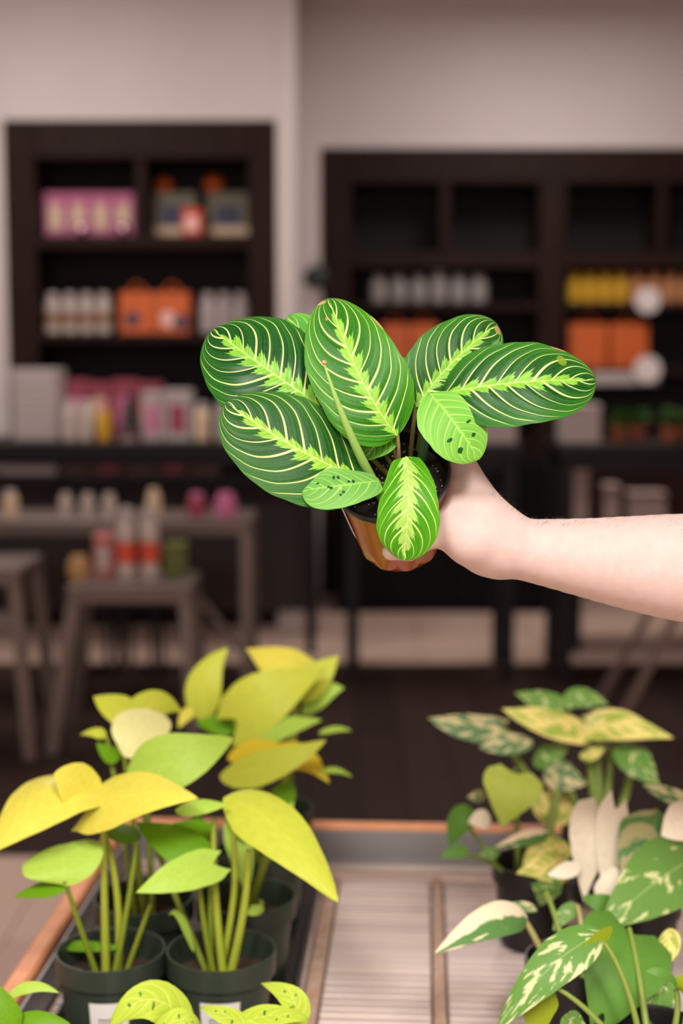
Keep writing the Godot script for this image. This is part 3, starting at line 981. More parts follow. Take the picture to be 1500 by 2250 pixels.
func build_lime() -> void:
	var tx := heart_tex(31, Color(0.93, 0.95, 0.88), Color(1, 1, 0.95))
	var yel := leaf_mat("leaf_yellow_lime", tx, rgb(240, 228, 98), 0.42, 0.2)
	var lime := leaf_mat("leaf_lime", tx, rgb(210, 218, 82), 0.42, 0.2)
	var pale := leaf_mat("leaf_pale_cream_lime", tx, rgb(255, 250, 186), 0.4, 0.2)
	var fresh := leaf_mat("leaf_fresh_green", tx, rgb(186, 220, 96), 0.42, 0.2)
	var deep := leaf_mat("leaf_deep_green", tx, rgb(112, 164, 26), 0.42, 0.2)
	var gold := leaf_mat("leaf_golden", tx, rgb(232, 206, 58), 0.42, 0.2)
	var st := mat("stalk_lime", rgb(164, 178, 56), 0.45)
	var std := mat("stalk_green", rgb(128, 146, 40), 0.45)
	var potm := mat("pot_dark_green", rgb(46, 58, 46), 0.42)
	var soilm := mat("brown_soil", rgb(58, 44, 34), 0.95)
	var g := "lime philodendrons in dark green pots"
	var r := 0.0625
	var h := 0.115
	# front left
	var at := bench_at(243, 2092)
	var a := pot_plant("lime_philodendron", "lime philodendron with large yellow leaves, front pot beside the left rail", at, r, h, potm, soilm, g, 0.12)
	var f := at + Vector3(-0.006, h - 0.032, 0.0)
	stalk(a, st, f, Vector3(226, 1790, 1.58), 0.0, 0.0052, 0.003)
	stalk(a, st, f + Vector3(0.012, 0, -0.01), Vector3(200, 1762, 1.60), 0.012, 0.0048, 0.003)
	stalk(a, std, f + Vector3(0.01, 0, 0.004), Vector3(300, 1850, 1.60), 0.004, 0.004)
	stalk(a, std, f + Vector3(-0.008, 0, 0.006), Vector3(142, 1935, 1.57), -0.004, 0.0036)
	stalk(a, std, f + Vector3(0.022, 0, 0.0), Vector3(330, 1990, 1.60), 0.004, 0.0034)
	lf(a, yel, Vector3(196, 1772, 1.585), Vector3(305, 1742, 1.545), Vector3(436, 1754, 1.52), 64, Vector3(0.05, 0.75, 0.65), 1, -0.1, -0.1, 0.04)
	lf(a, yel, Vector3(212, 1772, 1.60), Vector3(170, 1725, 1.575), Vector3(118, 1700, 1.56), 54, Vector3(-0.1, 0.7, 0.7), 2, -0.1, -0.1, 0.04)
	lf(a, yel, Vector3(190, 1712, 1.62), Vector3(82, 1752, 1.57), Vector3(-40, 1890, 1.54), 74, Vector3(-0.35, 0.75, 0.55), 1, 0.0, -0.25, 0.05)
	lf(a, fresh, Vector3(142, 1946, 1.57), Vector3(139, 1905, 1.575), Vector3(134, 1856, 1.60), 96, Vector3(-0.05, 0.62, 0.78), 3, 0.02, 0.02, 0.02)
	lf(a, deep, Vector3(148, 1948, 1.575), Vector3(95, 1952, 1.58), Vector3(30, 1970, 1.59), 20, Vector3(-0.1, 0.8, 0.5), 2, 0.0, -0.1)
	lf(a, deep, Vector3(300, 1850, 1.61), Vector3(260, 1825, 1.63), Vector3(190, 1818, 1.65), 24, Vector3(0, 0.9, 0.4), 2, 0.0, -0.1)
	lf(a, deep, f_px(at, 20, -30), Vector3(165, 2078, 1.64), Vector3(140, 2075, 1.66), 14, Vector3(-0.2, 0.9, 0.3), 2)
	# front right
	at = bench_at(486, 2092)
	var b := pot_plant("lime_philodendron", "lime philodendron in the front pot, with one long leaf drooping right over the slats", at, r, h, potm, soilm, g, 0.05)
	f = at + Vector3(0.002, h - 0.032, 0.0)
	stalk(b, st, f, Vector3(470, 1800, 1.60), -0.004, 0.0052, 0.003)
	stalk(b, st, f + Vector3(0.008, 0, 0.002), Vector3(546, 1868, 1.59), 0.006, 0.0056, 0.0034)
	stalk(b, std, f + Vector3(-0.01, 0, 0.004), Vector3(438, 1930, 1.585), -0.004, 0.004)
	stalk(b, st, f + Vector3(-0.004, 0, -0.012), Vector3(500, 1768, 1.60), 0.012, 0.0044, 0.003)
	lf(b, lime, Vector3(492, 1752, 1.60), Vector3(615, 1824, 1.55), Vector3(742, 1982, 1.50), 62, Vector3(0.25, 0.55, 0.8), 2, -0.05, -0.18, 0.03)
	lf(b, deep, Vector3(468, 1880, 1.60), Vector3(385, 1850, 1.60), Vector3(300, 1806, 1.62), 42, Vector3(0.0, 0.7, 0.7), 2, 0.0, -0.1, 0.03)
	lf(b, fresh, Vector3(468, 1898, 1.585), Vector3(385, 1926, 1.56), Vector3(296, 1962, 1.55), 42, Vector3(-0.05, 0.62, 0.78), 1, -0.1, 0.05, 0.03)
	lf(b, fresh, Vector3(278, 1702, 1.66), Vector3(385, 1672, 1.635), Vector3(512, 1622, 1.66), 64, Vector3(0.05, 0.42, 0.9), 2, 0.06, 0.0, 0.02)
	stalk(b, std, f + Vector3(-0.02, 0, -0.01), Vector3(282, 1700, 1.662), -0.006, 0.004)
	lf(b, fresh, Vector3(385, 1780, 1.58), Vector3(440, 1772, 1.57), Vector3(500, 1768, 1.57), 18, Vector3(0, 0.8, 0.5), 2, 0.0, -0.1)
	lf(b, fresh, f_px(at, -60, -20), Vector3(395, 2015, 1.60), Vector3(370, 2012, 1.60), 9, Vector3(0, 0.9, 0.4), 2)
	lf(b, deep, Vector3(470, 1842, 1.63), Vector3(420, 1822, 1.65), Vector3(352, 1822, 1.67), 26, Vector3(0.0, 0.7, 0.7), 2, 0.0, -0.1)
	stalk(b, std, f + Vector3(-0.014, 0, -0.004), Vector3(468, 1880, 1.605), -0.002, 0.004)
	# second row left: mostly behind the front plants
	at = bench_at(316, 1975)
	var c := pot_plant("lime_philodendron", "lime philodendron with a pale creamy upper leaf, behind the front left pot", at, r, h, potm, soilm, g)
	f = at + Vector3(0, h - 0.032, 0)
	stalk(c, std, f, Vector3(272, 1655, 1.76), 0.0, 0.005)
	stalk(c, std, f + Vector3(0.01, 0, 0.004), Vector3(300, 1580, 1.82), 0.004, 0.0046)
	stalk(c, std, f + Vector3(-0.01, 0, 0.004), Vector3(235, 1620, 1.80), 0.0, 0.004)
	lf(c, pale, Vector3(270, 1660, 1.755), Vector3(300, 1615, 1.765), Vector3(332, 1560, 1.80), 66, Vector3(-0.05, 0.6, 0.8), 3, 0.04, 0.0, 0.02)
	lf(c, lime, Vector3(306, 1582, 1.82), Vector3(255, 1552, 1.83), Vector3(206, 1530, 1.85), 34, Vector3(-0.05, 0.72, 0.68), 2, 0.0, -0.15, 0.03)
	lf(c, lime, Vector3(302, 1582, 1.82), Vector3(350, 1546, 1.83), Vector3(398, 1566, 1.84), 40, Vector3(0.05, 0.68, 0.72), 1, 0.0, -0.12, 0.03)
	lf(c, lime, Vector3(232, 1622, 1.80), Vector3(210, 1608, 1.80), Vector3(176, 1614, 1.81), 12, Vector3(-0.1, 0.8, 0.6), 2, 0.0, -0.1)
	lf(c, deep, Vector3(262, 1668, 1.78), Vector3(240, 1655, 1.79), Vector3(212, 1632, 1.80), 20, Vector3(-0.1, 0.6, 0.7), 2, 0.0, -0.1)
	# second row right
	at = bench_at(541, 1972)
	var d := pot_plant("lime_philodendron", "lime philodendron with stout green stems, second pot behind the long drooping leaf", at, r, h, potm, soilm, g)
	f = at + Vector3(0.0, h - 0.032, 0)
	stalk(d, std, f, Vector3(600, 1830, 1.72), 0.004, 0.006, 0.004)
	stalk(d, std, f + Vector3(-0.008, 0, 0), Vector3(500, 1800, 1.74), 0.0, 0.006, 0.004)
	stalk(d, std, f + Vector3(0.014, 0, 0.012), Vector3(575, 1985, 1.68), 0.0, 0.0036)
	lf(d, fresh, Vector3(498, 1800, 1.74), Vector3(530, 1880, 1.73), Vector3(540, 1960, 1.72), 28, Vector3(0.1, 0.3, 0.9), 2, 0.1, 0.0)
	lf(d, fresh, Vector3(572, 1988, 1.68), Vector3(560, 2000, 1.67), Vector3(540, 2008, 1.665), 14, Vector3(0, 0.8, 0.6), 2)
	lf(d, deep, Vector3(440, 1880, 1.72), Vector3(430, 1830, 1.73), Vector3(440, 1790, 1.75), 30, Vector3(0, 0.4, 0.9), 2)
	lf(d, fresh, Vector3(600, 1832, 1.72), Vector3(618, 1800, 1.73), Vector3(646, 1762, 1.75), 22, Vector3(0.2, 0.4, 0.9), 2, 0.05, 0.0)
	lf(d, deep, Vector3(545, 1840, 1.72), Vector3(520, 1800, 1.74), Vector3(508, 1745, 1.76), 24, Vector3(-0.1, 0.4, 0.9), 2, 0.05, 0.0)
	# third row right
	at = bench_at(575, 1868)
	var e := pot_plant("lime_philodendron", "lime philodendron with a golden leaf, third pot from the front in its row", at, r, h, potm, soilm, g)
	f = at + Vector3(0, h - 0.032, 0)
	stalk(e, std, f, Vector3(500, 1690, 1.90), -0.004, 0.005)
	stalk(e, std, f + Vector3(0.008, 0, 0), Vector3(640, 1700, 1.92), 0.004, 0.006, 0.004)
	lf(e, lime, Vector3(484, 1702, 1.90), Vector3(590, 1682, 1.865), Vector3(716, 1626, 1.87), 38, Vector3(0.05, 0.62, 0.78), 2, 0.04, -0.06, 0.02)
	lf(e, gold, Vector3(610, 1668, 1.93), Vector3(668, 1668, 1.92), Vector3(724, 1722, 1.90), 34, Vector3(0.1, 0.6, 0.78), 1, 0.0, -0.1, 0.05)
	lf(e, gold, Vector3(500, 1668, 1.94), Vector3(570, 1645, 1.93), Vector3(640, 1650, 1.93), 22, Vector3(0.0, 0.7, 0.7), 2)
	lf(e, deep, Vector3(600, 1780, 1.88), Vector3(625, 1745, 1.89), Vector3(640, 1712, 1.90), 28, Vector3(0.2, 0.3, 0.9), 2)
	lf(e, fresh, Vector3(700, 1700, 1.91), Vector3(735, 1692, 1.90), Vector3(775, 1708, 1.90), 7, Vector3(0, 0.8, 0.6), 2)
	# back row
	at = bench_at(596, 1778)
	var k := pot_plant("lime_philodendron", "tallest lime philodendron, at the back of the bench against the dark floor", at, r, h, potm, soilm, g)
	f = at + Vector3(0, h - 0.032, 0)
	stalk(k, std, f, Vector3(518, 1588, 2.02), -0.004, 0.006, 0.004)
	stalk(k, st, f + Vector3(0.01, 0, 0), Vector3(652, 1500, 2.08), 0.006, 0.008, 0.0046)
	stalk(k, std, f + Vector3(0.0, 0, -0.01), Vector3(460, 1560, 2.10), -0.01, 0.005)
	lf(k, lime, Vector3(520, 1582, 2.02), Vector3(606, 1520, 2.01), Vector3(716, 1470, 2.04), 64, Vector3(0.05, 0.55, 0.84), 1, 0.05, -0.05, 0.03)
	lf(k, lime, Vector3(655, 1540, 2.08), Vector3(695, 1488, 2.07), Vector3(744, 1442, 2.08), 34, Vector3(0.1, 0.6, 0.8), 2, 0.05, -0.1, 0.04)
	lf(k, lime, Vector3(455, 1585, 2.10), Vector3(448, 1500, 2.10), Vector3(500, 1424, 2.12), 40, Vector3(-0.15, 0.35, 0.92), 2, 0.0, -0.15, 0.0)
	lf(k, yel, Vector3(672, 1486, 2.11), Vector3(606, 1452, 2.11), Vector3(540, 1424, 2.14), 46, Vector3(0.0, 0.62, 0.78), 1, 0.0, -0.15, 0.03)
	lf(k, fresh, Vector3(665, 1545, 2.09), Vector3(710, 1520, 2.08), Vector3(756, 1512, 2.08), 32, Vector3(0.1, 0.5, 0.86), 1, 0.0, -0.1)
	lf(k, deep, Vector3(520, 1600, 2.06), Vector3(480, 1592, 2.06), Vector3(430, 1588, 2.07), 24, Vector3(0, 0.6, 0.8), 2)
	lf(k, fresh, Vector3(560, 1630, 2.0), Vector3(620, 1598, 1.99), Vector3(706, 1582, 1.99), 24, Vector3(0, 0.75, 0.66), 2, 0.0, -0.1)
	lf(k, yel, Vector3(425, 1560, 2.08), Vector3(408, 1572, 2.07), Vector3(392, 1600, 2.06), 14, Vector3(0, 0.5, 0.8), 2)
	lf(k, fresh, Vector3(700, 1612, 2.0), Vector3(738, 1602, 2.0), Vector3(772, 1606, 2.0), 7, Vector3(0, 0.8, 0.6), 2)
	# at the near edge, cut by the frame: crinkled lime leaves with dark flecks
	var tv := prayer_tex(40, rgb(176, 206, 60), rgb(192, 216, 76), rgb(220, 226, 110), rgb(222, 230, 120), 6.0, 0.04, 0.05, [
		[-0.3, 0.45, 0.22, 0.016, rgb(70, 104, 36)], [0.4, 0.6, 0.14, 0.014, rgb(90, 130, 40)], [0.12, 0.74, 0.16, 0.014, rgb(70, 104, 36)], [-0.2, 0.2, 0.1, 0.02, rgb(110, 150, 40)]], 0.0, 160, 256)
	var fleck := leaf_mat("leaf_flecked", tv, Color.WHITE, 0.42, 0.4)
	at = Vector3(ph(450, 2440, BENCH_H).x, BENCH_H + 0.001, -1.36)
	var n := pot_plant("flecked_plant", "crinkled lime plant with dark flecks, cut by the bottom edge of the picture", at, 0.05, 0.09, potm, soilm, "")
	f = at + Vector3(0, 0.078, 0)
	stalk(n, std, f, Vector3(340, 2262, 1.42), 0.0, 0.003)
	stalk(n, std, f, Vector3(590, 2262, 1.42), 0.0, 0.003)
	stalk(n, std, f, Vector3(470, 2270, 1.42), 0.0, 0.003)
	lf(n, fleck, Vector3(420, 2262, 1.43), Vector3(330, 2196, 1.42), Vector3(236, 2262, 1.41), 44, Vector3(0.0, 0.6, 0.8), 2, 0.0, -0.2, 0.08)
	lf(n, fleck, Vector3(570, 2270, 1.42), Vector3(505, 2236, 1.41), Vector3(438, 2212, 1.41), 22, Vector3(0.1, 0.7, 0.7), 2, 0.1, -0.1, 0.05)
	lf(n, fleck, Vector3(620, 2275, 1.42), Vector3(648, 2205, 1.425), Vector3(572, 2160, 1.44), 32, Vector3(0.3, 0.5, 0.8), 2, 0.1, -0.1, 0.06)
	lf(n, fleck, Vector3(500, 2262, 1.42), Vector3(590, 2232, 1.41), Vector3(680, 2240, 1.40), 26, Vector3(0.1, 0.7, 0.7), 2, 0.0, -0.1, 0.06)
	lf(n, fleck, Vector3(330, 2275, 1.41), Vector3(400, 2240, 1.41), Vector3(440, 2262, 1.42), 26, Vector3(0.1, 0.7, 0.7), 2, 0.0, -0.1, 0.08)
	at = Vector3(ph(110, 2440, BENCH_H).x, BENCH_H + 0.001, -1.36)
	var q := pot_plant("dark_leaved_plant", "dark glossy green plant poking into the bottom left corner", at, 0.05, 0.09, potm, soilm, "")
	f = at + Vector3(0, 0.078, 0)
	stalk(q, std, f, Vector3(-5, 2255, 1.42), 0.0, 0.003)
	stalk(q, std, f, Vector3(20, 2195, 1.45), 0.0, 0.003)
	lf(q, deep, Vector3(40, 2262, 1.40), Vector3(8, 2215, 1.40), Vector3(-30, 2140, 1.41), 30, Vector3(0.3, 0.5, 0.8), 2, 0.0, -0.1)
	lf(q, fresh, Vector3(18, 2192, 1.45), Vector3(70, 2168, 1.45), Vector3(130, 2182, 1.45), 13, Vector3(0.0, 0.7, 0.7), 2, 0.0, -0.1)
	lf(q, deep, Vector3(0, 2275, 1.41), Vector3(70, 2240, 1.41), Vector3(155, 2250, 1.41), 20, Vector3(0.0, 0.7, 0.7), 2, 0.0, -0.1)
	# black tray under the two rows of green pots
	var t0 := thing("nursery_tray", "shallow black plastic tray under the dark green pots", "tray", bench_o + Vector3(0, BENCH_H, 0), "", BENCH_TURN)
	var tm := mat("tray_black", rgb(52, 48, 48), 0.35)
	part(t0, "tray_floor", MB.new().box(Vector3(0.045, 0.0008, 0.09), Vector3(0.318, 0.0035, 0.70), 0.001).mesh(), tm)
	for ed in [[0.043, 0.047], [0.316, 0.321]]:
		part(t0, "tray_edge", MB.new().box(Vector3(ed[0], 0.0036, 0.09), Vector3(ed[1], 0.022, 0.70), 0.001).mesh(), tm)

func f_px(at: Vector3, dx: float, dy: float) -> Vector3:      # a point of a pot's soil as (pixel x, pixel y, depth), moved by some pixels
	var p := at + Vector3(0, 0.1, 0) - EYE
	var f := Vector3(0, -sin(TILT), -cos(TILT))
	var u := Vector3(0, cos(TILT), -sin(TILT))
	var z := p.dot(f)
	return Vector3(750.0 + p.x / z * F + dx, 1125.0 - p.dot(u) / z * F + dy, z)

func build_variegated() -> void:
	var green := rgb(104, 148, 68)
	var grey := rgb(104, 140, 92)
	var creamc := rgb(250, 232, 196)
	var yellowc := rgb(236, 222, 128)
	var v1 := leaf_mat("leaf_splashed_green", splash_tex(51, green, rgb(206, 214, 150), -0.62), Color.WHITE, 0.4, 0.15)
	var v2 := leaf_mat("leaf_grey_green_cream", splash_tex(52, grey, rgb(218, 208, 156), -0.05, 0.25), Color.WHITE, 0.4, 0.15)
	var v3 := leaf_mat("leaf_yellow_green", splash_tex(53, rgb(170, 192, 84), rgb(240, 228, 136), 0.15), Color.WHITE, 0.4, 0.15)
	var v4 := leaf_mat("leaf_half_cream", splash_tex(54, rgb(94, 140, 74), creamc, 0.06, 0.75), Color.WHITE, 0.4, 0.15)
	var v5 := leaf_mat("leaf_khaki_streaked", splash_tex(55, rgb(92, 138, 76), rgb(176, 170, 120), -0.1, 0.15, 0.7), Color.WHITE, 0.4, 0.15)
	var v6 := leaf_mat("leaf_blotched", splash_tex(56, rgb(100, 148, 64), rgb(206, 214, 160), -0.34, -0.15, 1.3), Color.WHITE, 0.38, 0.3)
	var tx := heart_tex(57, Color(0.97, 0.98, 0.95), Color(1, 1, 1))
	var creamm := leaf_mat("leaf_all_cream", tx, rgb(255, 243, 222), 0.4, 0.0)
	var limem := leaf_mat("leaf_lime_heart", tx, rgb(206, 228, 104), 0.4, 0.2)
	var plain := leaf_mat("leaf_plain_green", tx, rgb(98, 148, 58), 0.4, 0.2)
	var under := leaf_mat("leaf_lime_underside", tx, rgb(150, 168, 40), 0.4, 0.4)
	var st := mat("stalk_leaf_green", rgb(134, 158, 66), 0.45)
	var stp := mat("stalk_pale", rgb(178, 172, 104), 0.45)
	var potm := mat("pot_black", rgb(30, 29, 30), 0.4)
	var bark := mat("bark_soil", rgb(120, 66, 44), 0.95)
	bark.albedo_texture = noise_tex(58, 0.05, Color(0.35, 0.3, 0.28), Color(1.0, 1.0, 1.0))
	bark.uv1_triplanar = true
	bark.uv1_scale = Vector3(14, 14, 14)
	var g := "variegated philodendrons in black pots"
	var r := 0.056
	var h := 0.112
	# back
	var at := bench_at(1318, 1806)
	var a := pot_plant("variegated_philodendron", "variegated philodendron with a wide flat crown, at the back right of the bench", at, r, h, potm, bark, g)
	var f := at + Vector3(0, h - 0.032, 0)
	for q in [[1340, 1640, 2.10, 0.004], [1290, 1630, 2.10, -0.002], [1230, 1600, 2.08, -0.02], [1370, 1640, 2.08, 0.02], [1110, 1600, 2.05, -0.03], [1310, 1560, 2.14, 0.0]]:
		stalk(a, st, f + Vector3(q[3] * 0.3, 0, 0), Vector3(q[0], q[1], q[2]), q[3], 0.0075, 0.004)
	lf(a, v2, Vector3(1105, 1598, 2.05), Vector3(1020, 1594, 2.02), Vector3(938, 1576, 2.02), 34, Vector3(-0.1, 0.72, 0.68), 1, -0.05, -0.15, 0.03)
	lf(a, v3, Vector3(1272, 1600, 2.05), Vector3(1190, 1582, 2.02), Vector3(1100, 1556, 2.02), 36, Vector3(0.0, 0.75, 0.65), 1, 0.0, -0.12, 0.03)
	lf(a, v1, Vector3(1236, 1560, 2.13), Vector3(1185, 1538, 2.14), Vector3(1130, 1522, 2.16), 28, Vector3(0.0, 0.6, 0.78), 1, 0.0, -0.1)
	lf(a, v1, Vector3(1240, 1536, 2.16), Vector3(1285, 1532, 2.16), Vector3(1336, 1548, 2.16), 22, Vector3(0.1, 0.6, 0.78), 2, 0.0, -0.1)
	lf(a, v3, Vector3(1290, 1588, 2.07), Vector3(1375, 1594, 2.03), Vector3(1480, 1622, 2.02), 38, Vector3(0.05, 0.72, 0.68), 1, 0.0, -0.1, 0.03)
	lf(a, v2, Vector3(1170, 1626, 2.03), Vector3(1110, 1634, 2.0), Vector3(1052, 1642, 2.0), 26, Vector3(0.0, 0.72, 0.68), 2, 0.0, -0.1, 0.03)
	lf(a, v1, Vector3(1362, 1630, 2.06), Vector3(1400, 1672, 2.03), Vector3(1448, 1726, 2.02), 36, Vector3(0.2, 0.5, 0.84), 2, -0.05, -0.1)
	lf(a, v2, Vector3(1200, 1690, 2.02), Vector3(1240, 1705, 2.0), Vector3(1290, 1722, 2.0), 34, Vector3(0.0, 0.6, 0.8), 2, 0.0, -0.15, 0.05)
	lf(a, v1, Vector3(1170, 1670, 2.05), Vector3(1205, 1660, 2.04), Vector3(1250, 1640, 2.05), 26, Vector3(0.0, 0.6, 0.8), 2)
	lf(a, v3, Vector3(1275, 1655, 2.06), Vector3(1300, 1655, 2.05), Vector3(1330, 1640, 2.05), 16, Vector3(0.0, 0.7, 0.7), 2)
	lf(a, v3, Vector3(1260, 1780, 2.04), Vector3(1205, 1770, 2.02), Vector3(1170, 1730, 2.03), 40, Vector3(-0.1, 0.4, 0.9), 2)
	# middle, with the heart leaf
	at = bench_at(1172, 1892)
	var b := pot_plant("variegated_philodendron", "variegated philodendron carrying a bright lime heart-shaped leaf, in a black pot beside the slats", at, r, h, potm, bark, g)
	f = at + Vector3(0, h - 0.032, 0)
	stalk(b, st, f + Vector3(-0.02, 0, 0), Vector3(1130, 1690, 1.88), 0.0, 0.0046)
	stalk(b, st, f + Vector3(0.01, 0, 0), Vector3(1225, 1740, 1.95), 0.0, 0.008, 0.006)
	stalk(b, st, f + Vector3(-0.03, 0, 0), Vector3(1010, 1790, 1.88), -0.01, 0.003)
	stalk(b, st, f + Vector3(0.0, 0, 0.01), Vector3(1160, 1850, 1.84), 0.0, 0.0034)
	stalk(b, st, f + Vector3(-0.02, 0, 0.01), Vector3(1020, 1880, 1.82), -0.004, 0.003)
	stalk(b, stp, f + Vector3(0.01, 0, 0.02), Vector3(1190, 1935, 1.80), 0.0, 0.004)
	lf(b, limem, Vector3(1131, 1700, 1.87), Vector3(1120, 1750, 1.85), Vector3(1102, 1820, 1.86), 66, Vector3(-0.05, 0.35, 0.93), 1, -0.05, -0.08)
	lf(b, plain, Vector3(1040, 1785, 1.88), Vector3(1010, 1805, 1.87), Vector3(988, 1862, 1.87), 30, Vector3(-0.2, 0.4, 0.9), 2, 0.0, -0.1)
	lf(b, creamm, Vector3(1078, 1800, 1.87), Vector3(1055, 1800, 1.86), Vector3(1028, 1808, 1.86), 22, Vector3(0.0, 0.5, 0.86), 2)
	lf(b, v2, Vector3(1065, 1748, 1.90), Vector3(1048, 1750, 1.90), Vector3(1026, 1752, 1.90), 14, Vector3(0.0, 0.6, 0.8), 2)
	lf(b, v4, Vector3(1206, 1828, 1.84), Vector3(1150, 1842, 1.82), Vector3(1086, 1862, 1.82), 18, Vector3(0.0, 0.75, 0.6), 2, 0.0, -0.1)
	lf(b, plain, Vector3(1028, 1870, 1.82), Vector3(1000, 1872, 1.82), Vector3(966, 1884, 1.82), 16, Vector3(0.0, 0.6, 0.8), 2)
	lf(b, v1, Vector3(1098, 1872, 1.84), Vector3(1075, 1874, 1.84), Vector3(1052, 1880, 1.84), 14, Vector3(0.0, 0.6, 0.8), 2)
	lf(b, v3, Vector3(1255, 1880, 1.82), Vector3(1196, 1868, 1.82), Vector3(1150, 1908, 1.80), 32, Vector3(-0.1, 0.6, 0.8), 2, 0.0, -0.15, 0.05)
	lf(b, v3, Vector3(1240, 1910, 1.79), Vector3(1190, 1905, 1.77), Vector3(1132, 1920, 1.77), 34, Vector3(-0.1, 0.5, 0.85), 1, 0.0, -0.15, 0.06)
	lf(b, v1, Vector3(1200, 1930, 1.77), Vector3(1200, 1955, 1.77), Vector3(1185, 1990, 1.78), 34, Vector3(0.0, 0.3, 0.95), 2, 0.0, -0.1)
	# right, with cream leaves
	at = bench_at(1400, 1960)
	var c := pot_plant("variegated_philodendron", "variegated philodendron with almost white cream leaves, at the right of the bench", at, r, h, potm, bark, g)
	f = at + Vector3(0, h - 0.032, 0)
	stalk(c, stp, f + Vector3(-0.01, 0, 0), Vector3(1316, 1792, 1.75), -0.004, 0.004)
	stalk(c, stp, f + Vector3(0.0, 0, 0), Vector3(1352, 1784, 1.75), 0.0, 0.004)
	stalk(c, st, f + Vector3(0.01, 0, 0), Vector3(1440, 1780, 1.74), 0.01, 0.004)
	stalk(c, st, f + Vector3(0.01, 0, 0.01), Vector3(1500, 1900, 1.68), 0.01, 0.004)
	stalk(c, stp, f + Vector3(-0.03, 0, 0.01), Vector3(1290, 1985, 1.66), 0.0, 0.0034)
	lf(c, creamm, Vector3(1318, 1785, 1.75), Vector3(1296, 1850, 1.72), Vector3(1282, 1985, 1.72), 54, Vector3(-0.15, 0.35, 0.92), 1, 0.0, -0.15, 0.04)
	lf(c, creamm, Vector3(1352, 1778, 1.74), Vector3(1338, 1870, 1.715), Vector3(1335, 1985, 1.71), 34, Vector3(0.2, 0.3, 0.93), 1, 0.0, -0.1, 0.04)
	lf(c, creamm, Vector3(1352, 1905, 1.70), Vector3(1345, 1945, 1.69), Vector3(1322, 1985, 1.69), 36, Vector3(0.0, 0.4, 0.92), 3, 0.0, -0.05)
	lf(c, creamm, Vector3(1275, 1900, 1.71), Vector3(1240, 1914, 1.70), Vector3(1202, 1922, 1.70), 18, Vector3(-0.1, 0.5, 0.86), 2)
	lf(c, v5, Vector3(1446, 1782, 1.74), Vector3(1418, 1850, 1.70), Vector3(1366, 1950, 1.68), 66, Vector3(-0.2, 0.4, 0.9), 2, 0.0, -0.12, 0.02)
	lf(c, v2, Vector3(1530, 1768, 1.78), Vector3(1470, 1748, 1.77), Vector3(1412, 1724, 1.77), 20, Vector3(0.0, 0.7, 0.7), 2)
	lf(c, creamm, Vector3(1540, 1770, 1.72), Vector3(1500, 1806, 1.69), Vector3(1452, 1836, 1.68), 46, Vector3(-0.1, 0.5, 0.86), 2, 0.0, -0.1, 0.03)
	lf(c, v1, Vector3(1520, 1888, 1.68), Vector3(1425, 1950, 1.62), Vector3(1310, 2052, 1.59), 82, Vector3(-0.1, 0.5, 0.86), 1, 0.04, -0.1, 0.02)
	lf(c, plain, Vector3(1360, 1990, 1.66), Vector3(1320, 1985, 1.65), Vector3(1280, 1968, 1.66), 22, Vector3(0.0, 0.4, 0.9), 2)
	# front left of the group
	at = bench_at(1262, 2105)
	var d := pot_plant("variegated_philodendron", "variegated philodendron with a half cream leaf reaching left across the slats", at, r, h, potm, bark, g)
	f = at + Vector3(0, h - 0.032, 0)
	stalk(d, stp, f + Vector3(-0.02, 0, 0), Vector3(1152, 2022, 1.60), -0.004, 0.0042, 0.003)
	stalk(d, st, f + Vector3(0.0, 0, 0), Vector3(1200, 1960, 1.66), -0.002, 0.0042)
	stalk(d, stp, f + Vector3(0.01, 0, 0), Vector3(1268, 1990, 1.64), 0.002, 0.0036)
	lf(d, v4, Vector3(1158, 2018, 1.60), Vector3(1082, 2022, 1.56), Vector3(954, 2096, 1.53), 40, Vector3(-0.05, 0.66, 0.75), 2, 0.1, -0.2, 0.02)
	lf(d, v2, Vector3(1180, 2000, 1.63), Vector3(1140, 1992, 1.62), Vector3(1080, 2002, 1.62), 12, Vector3(0.0, 0.7, 0.7), 2)
	lf(d, v1, Vector3(1268, 1990, 1.64), Vector3(1240, 2010, 1.64), Vector3(1215, 2045, 1.63), 18, Vector3(0.0, 0.5, 0.8), 2)
	# front right, closest
	at = bench_at(1430, 2262)
	var e := pot_plant("variegated_philodendron", "variegated philodendron with the largest green leaves, nearest at the bottom right", at, r, h, potm, bark, g)
	f = at + Vector3(0, h - 0.032, 0)
	stalk(e, st, f + Vector3(-0.01, 0, 0.02), Vector3(1328, 2072, 1.43), 0.004, 0.0036, 0.0024)
	stalk(e, st, f + Vector3(-0.02, 0, 0.02), Vector3(1205, 2162, 1.42), 0.0, 0.0034, 0.0022)
	stalk(e, st, f + Vector3(0.0, 0, 0), Vector3(1382, 2040, 1.52), 0.0, 0.004)
	stalk(e, st, f + Vector3(0.01, 0, 0.02), Vector3(1484, 2172, 1.42), 0.006, 0.0036)
	stalk(e, st, f + Vector3(0.02, 0, 0.02), Vector3(1510, 2190, 1.42), 0.004, 0.0036)
	lf(e, plain, Vector3(1385, 2052, 1.52), Vector3(1360, 2140, 1.48), Vector3(1300, 2290, 1.46), 104, Vector3(0.02, 0.42, 0.9), 1, 0.03, -0.08, 0.02, 26, 18)
	lf(e, v6, Vector3(1325, 2052, 1.44), Vector3(1215, 2120, 1.42), Vector3(1088, 2268, 1.41), 50, Vector3(-0.25, 0.55, 0.8), 2, 0.05, -0.12, 0.02, 26, 18)
	lf(e, under, Vector3(1345, 2038, 1.44), Vector3(1290, 2090, 1.43), Vector3(1220, 2158, 1.425), 16, Vector3(0.4, 0.1, 0.9), 2)
	lf(e, under, Vector3(1210, 2165, 1.43), Vector3(1184, 2215, 1.43), Vector3(1180, 2300, 1.43), 38, Vector3(0.0, 0.2, 0.97), 2)
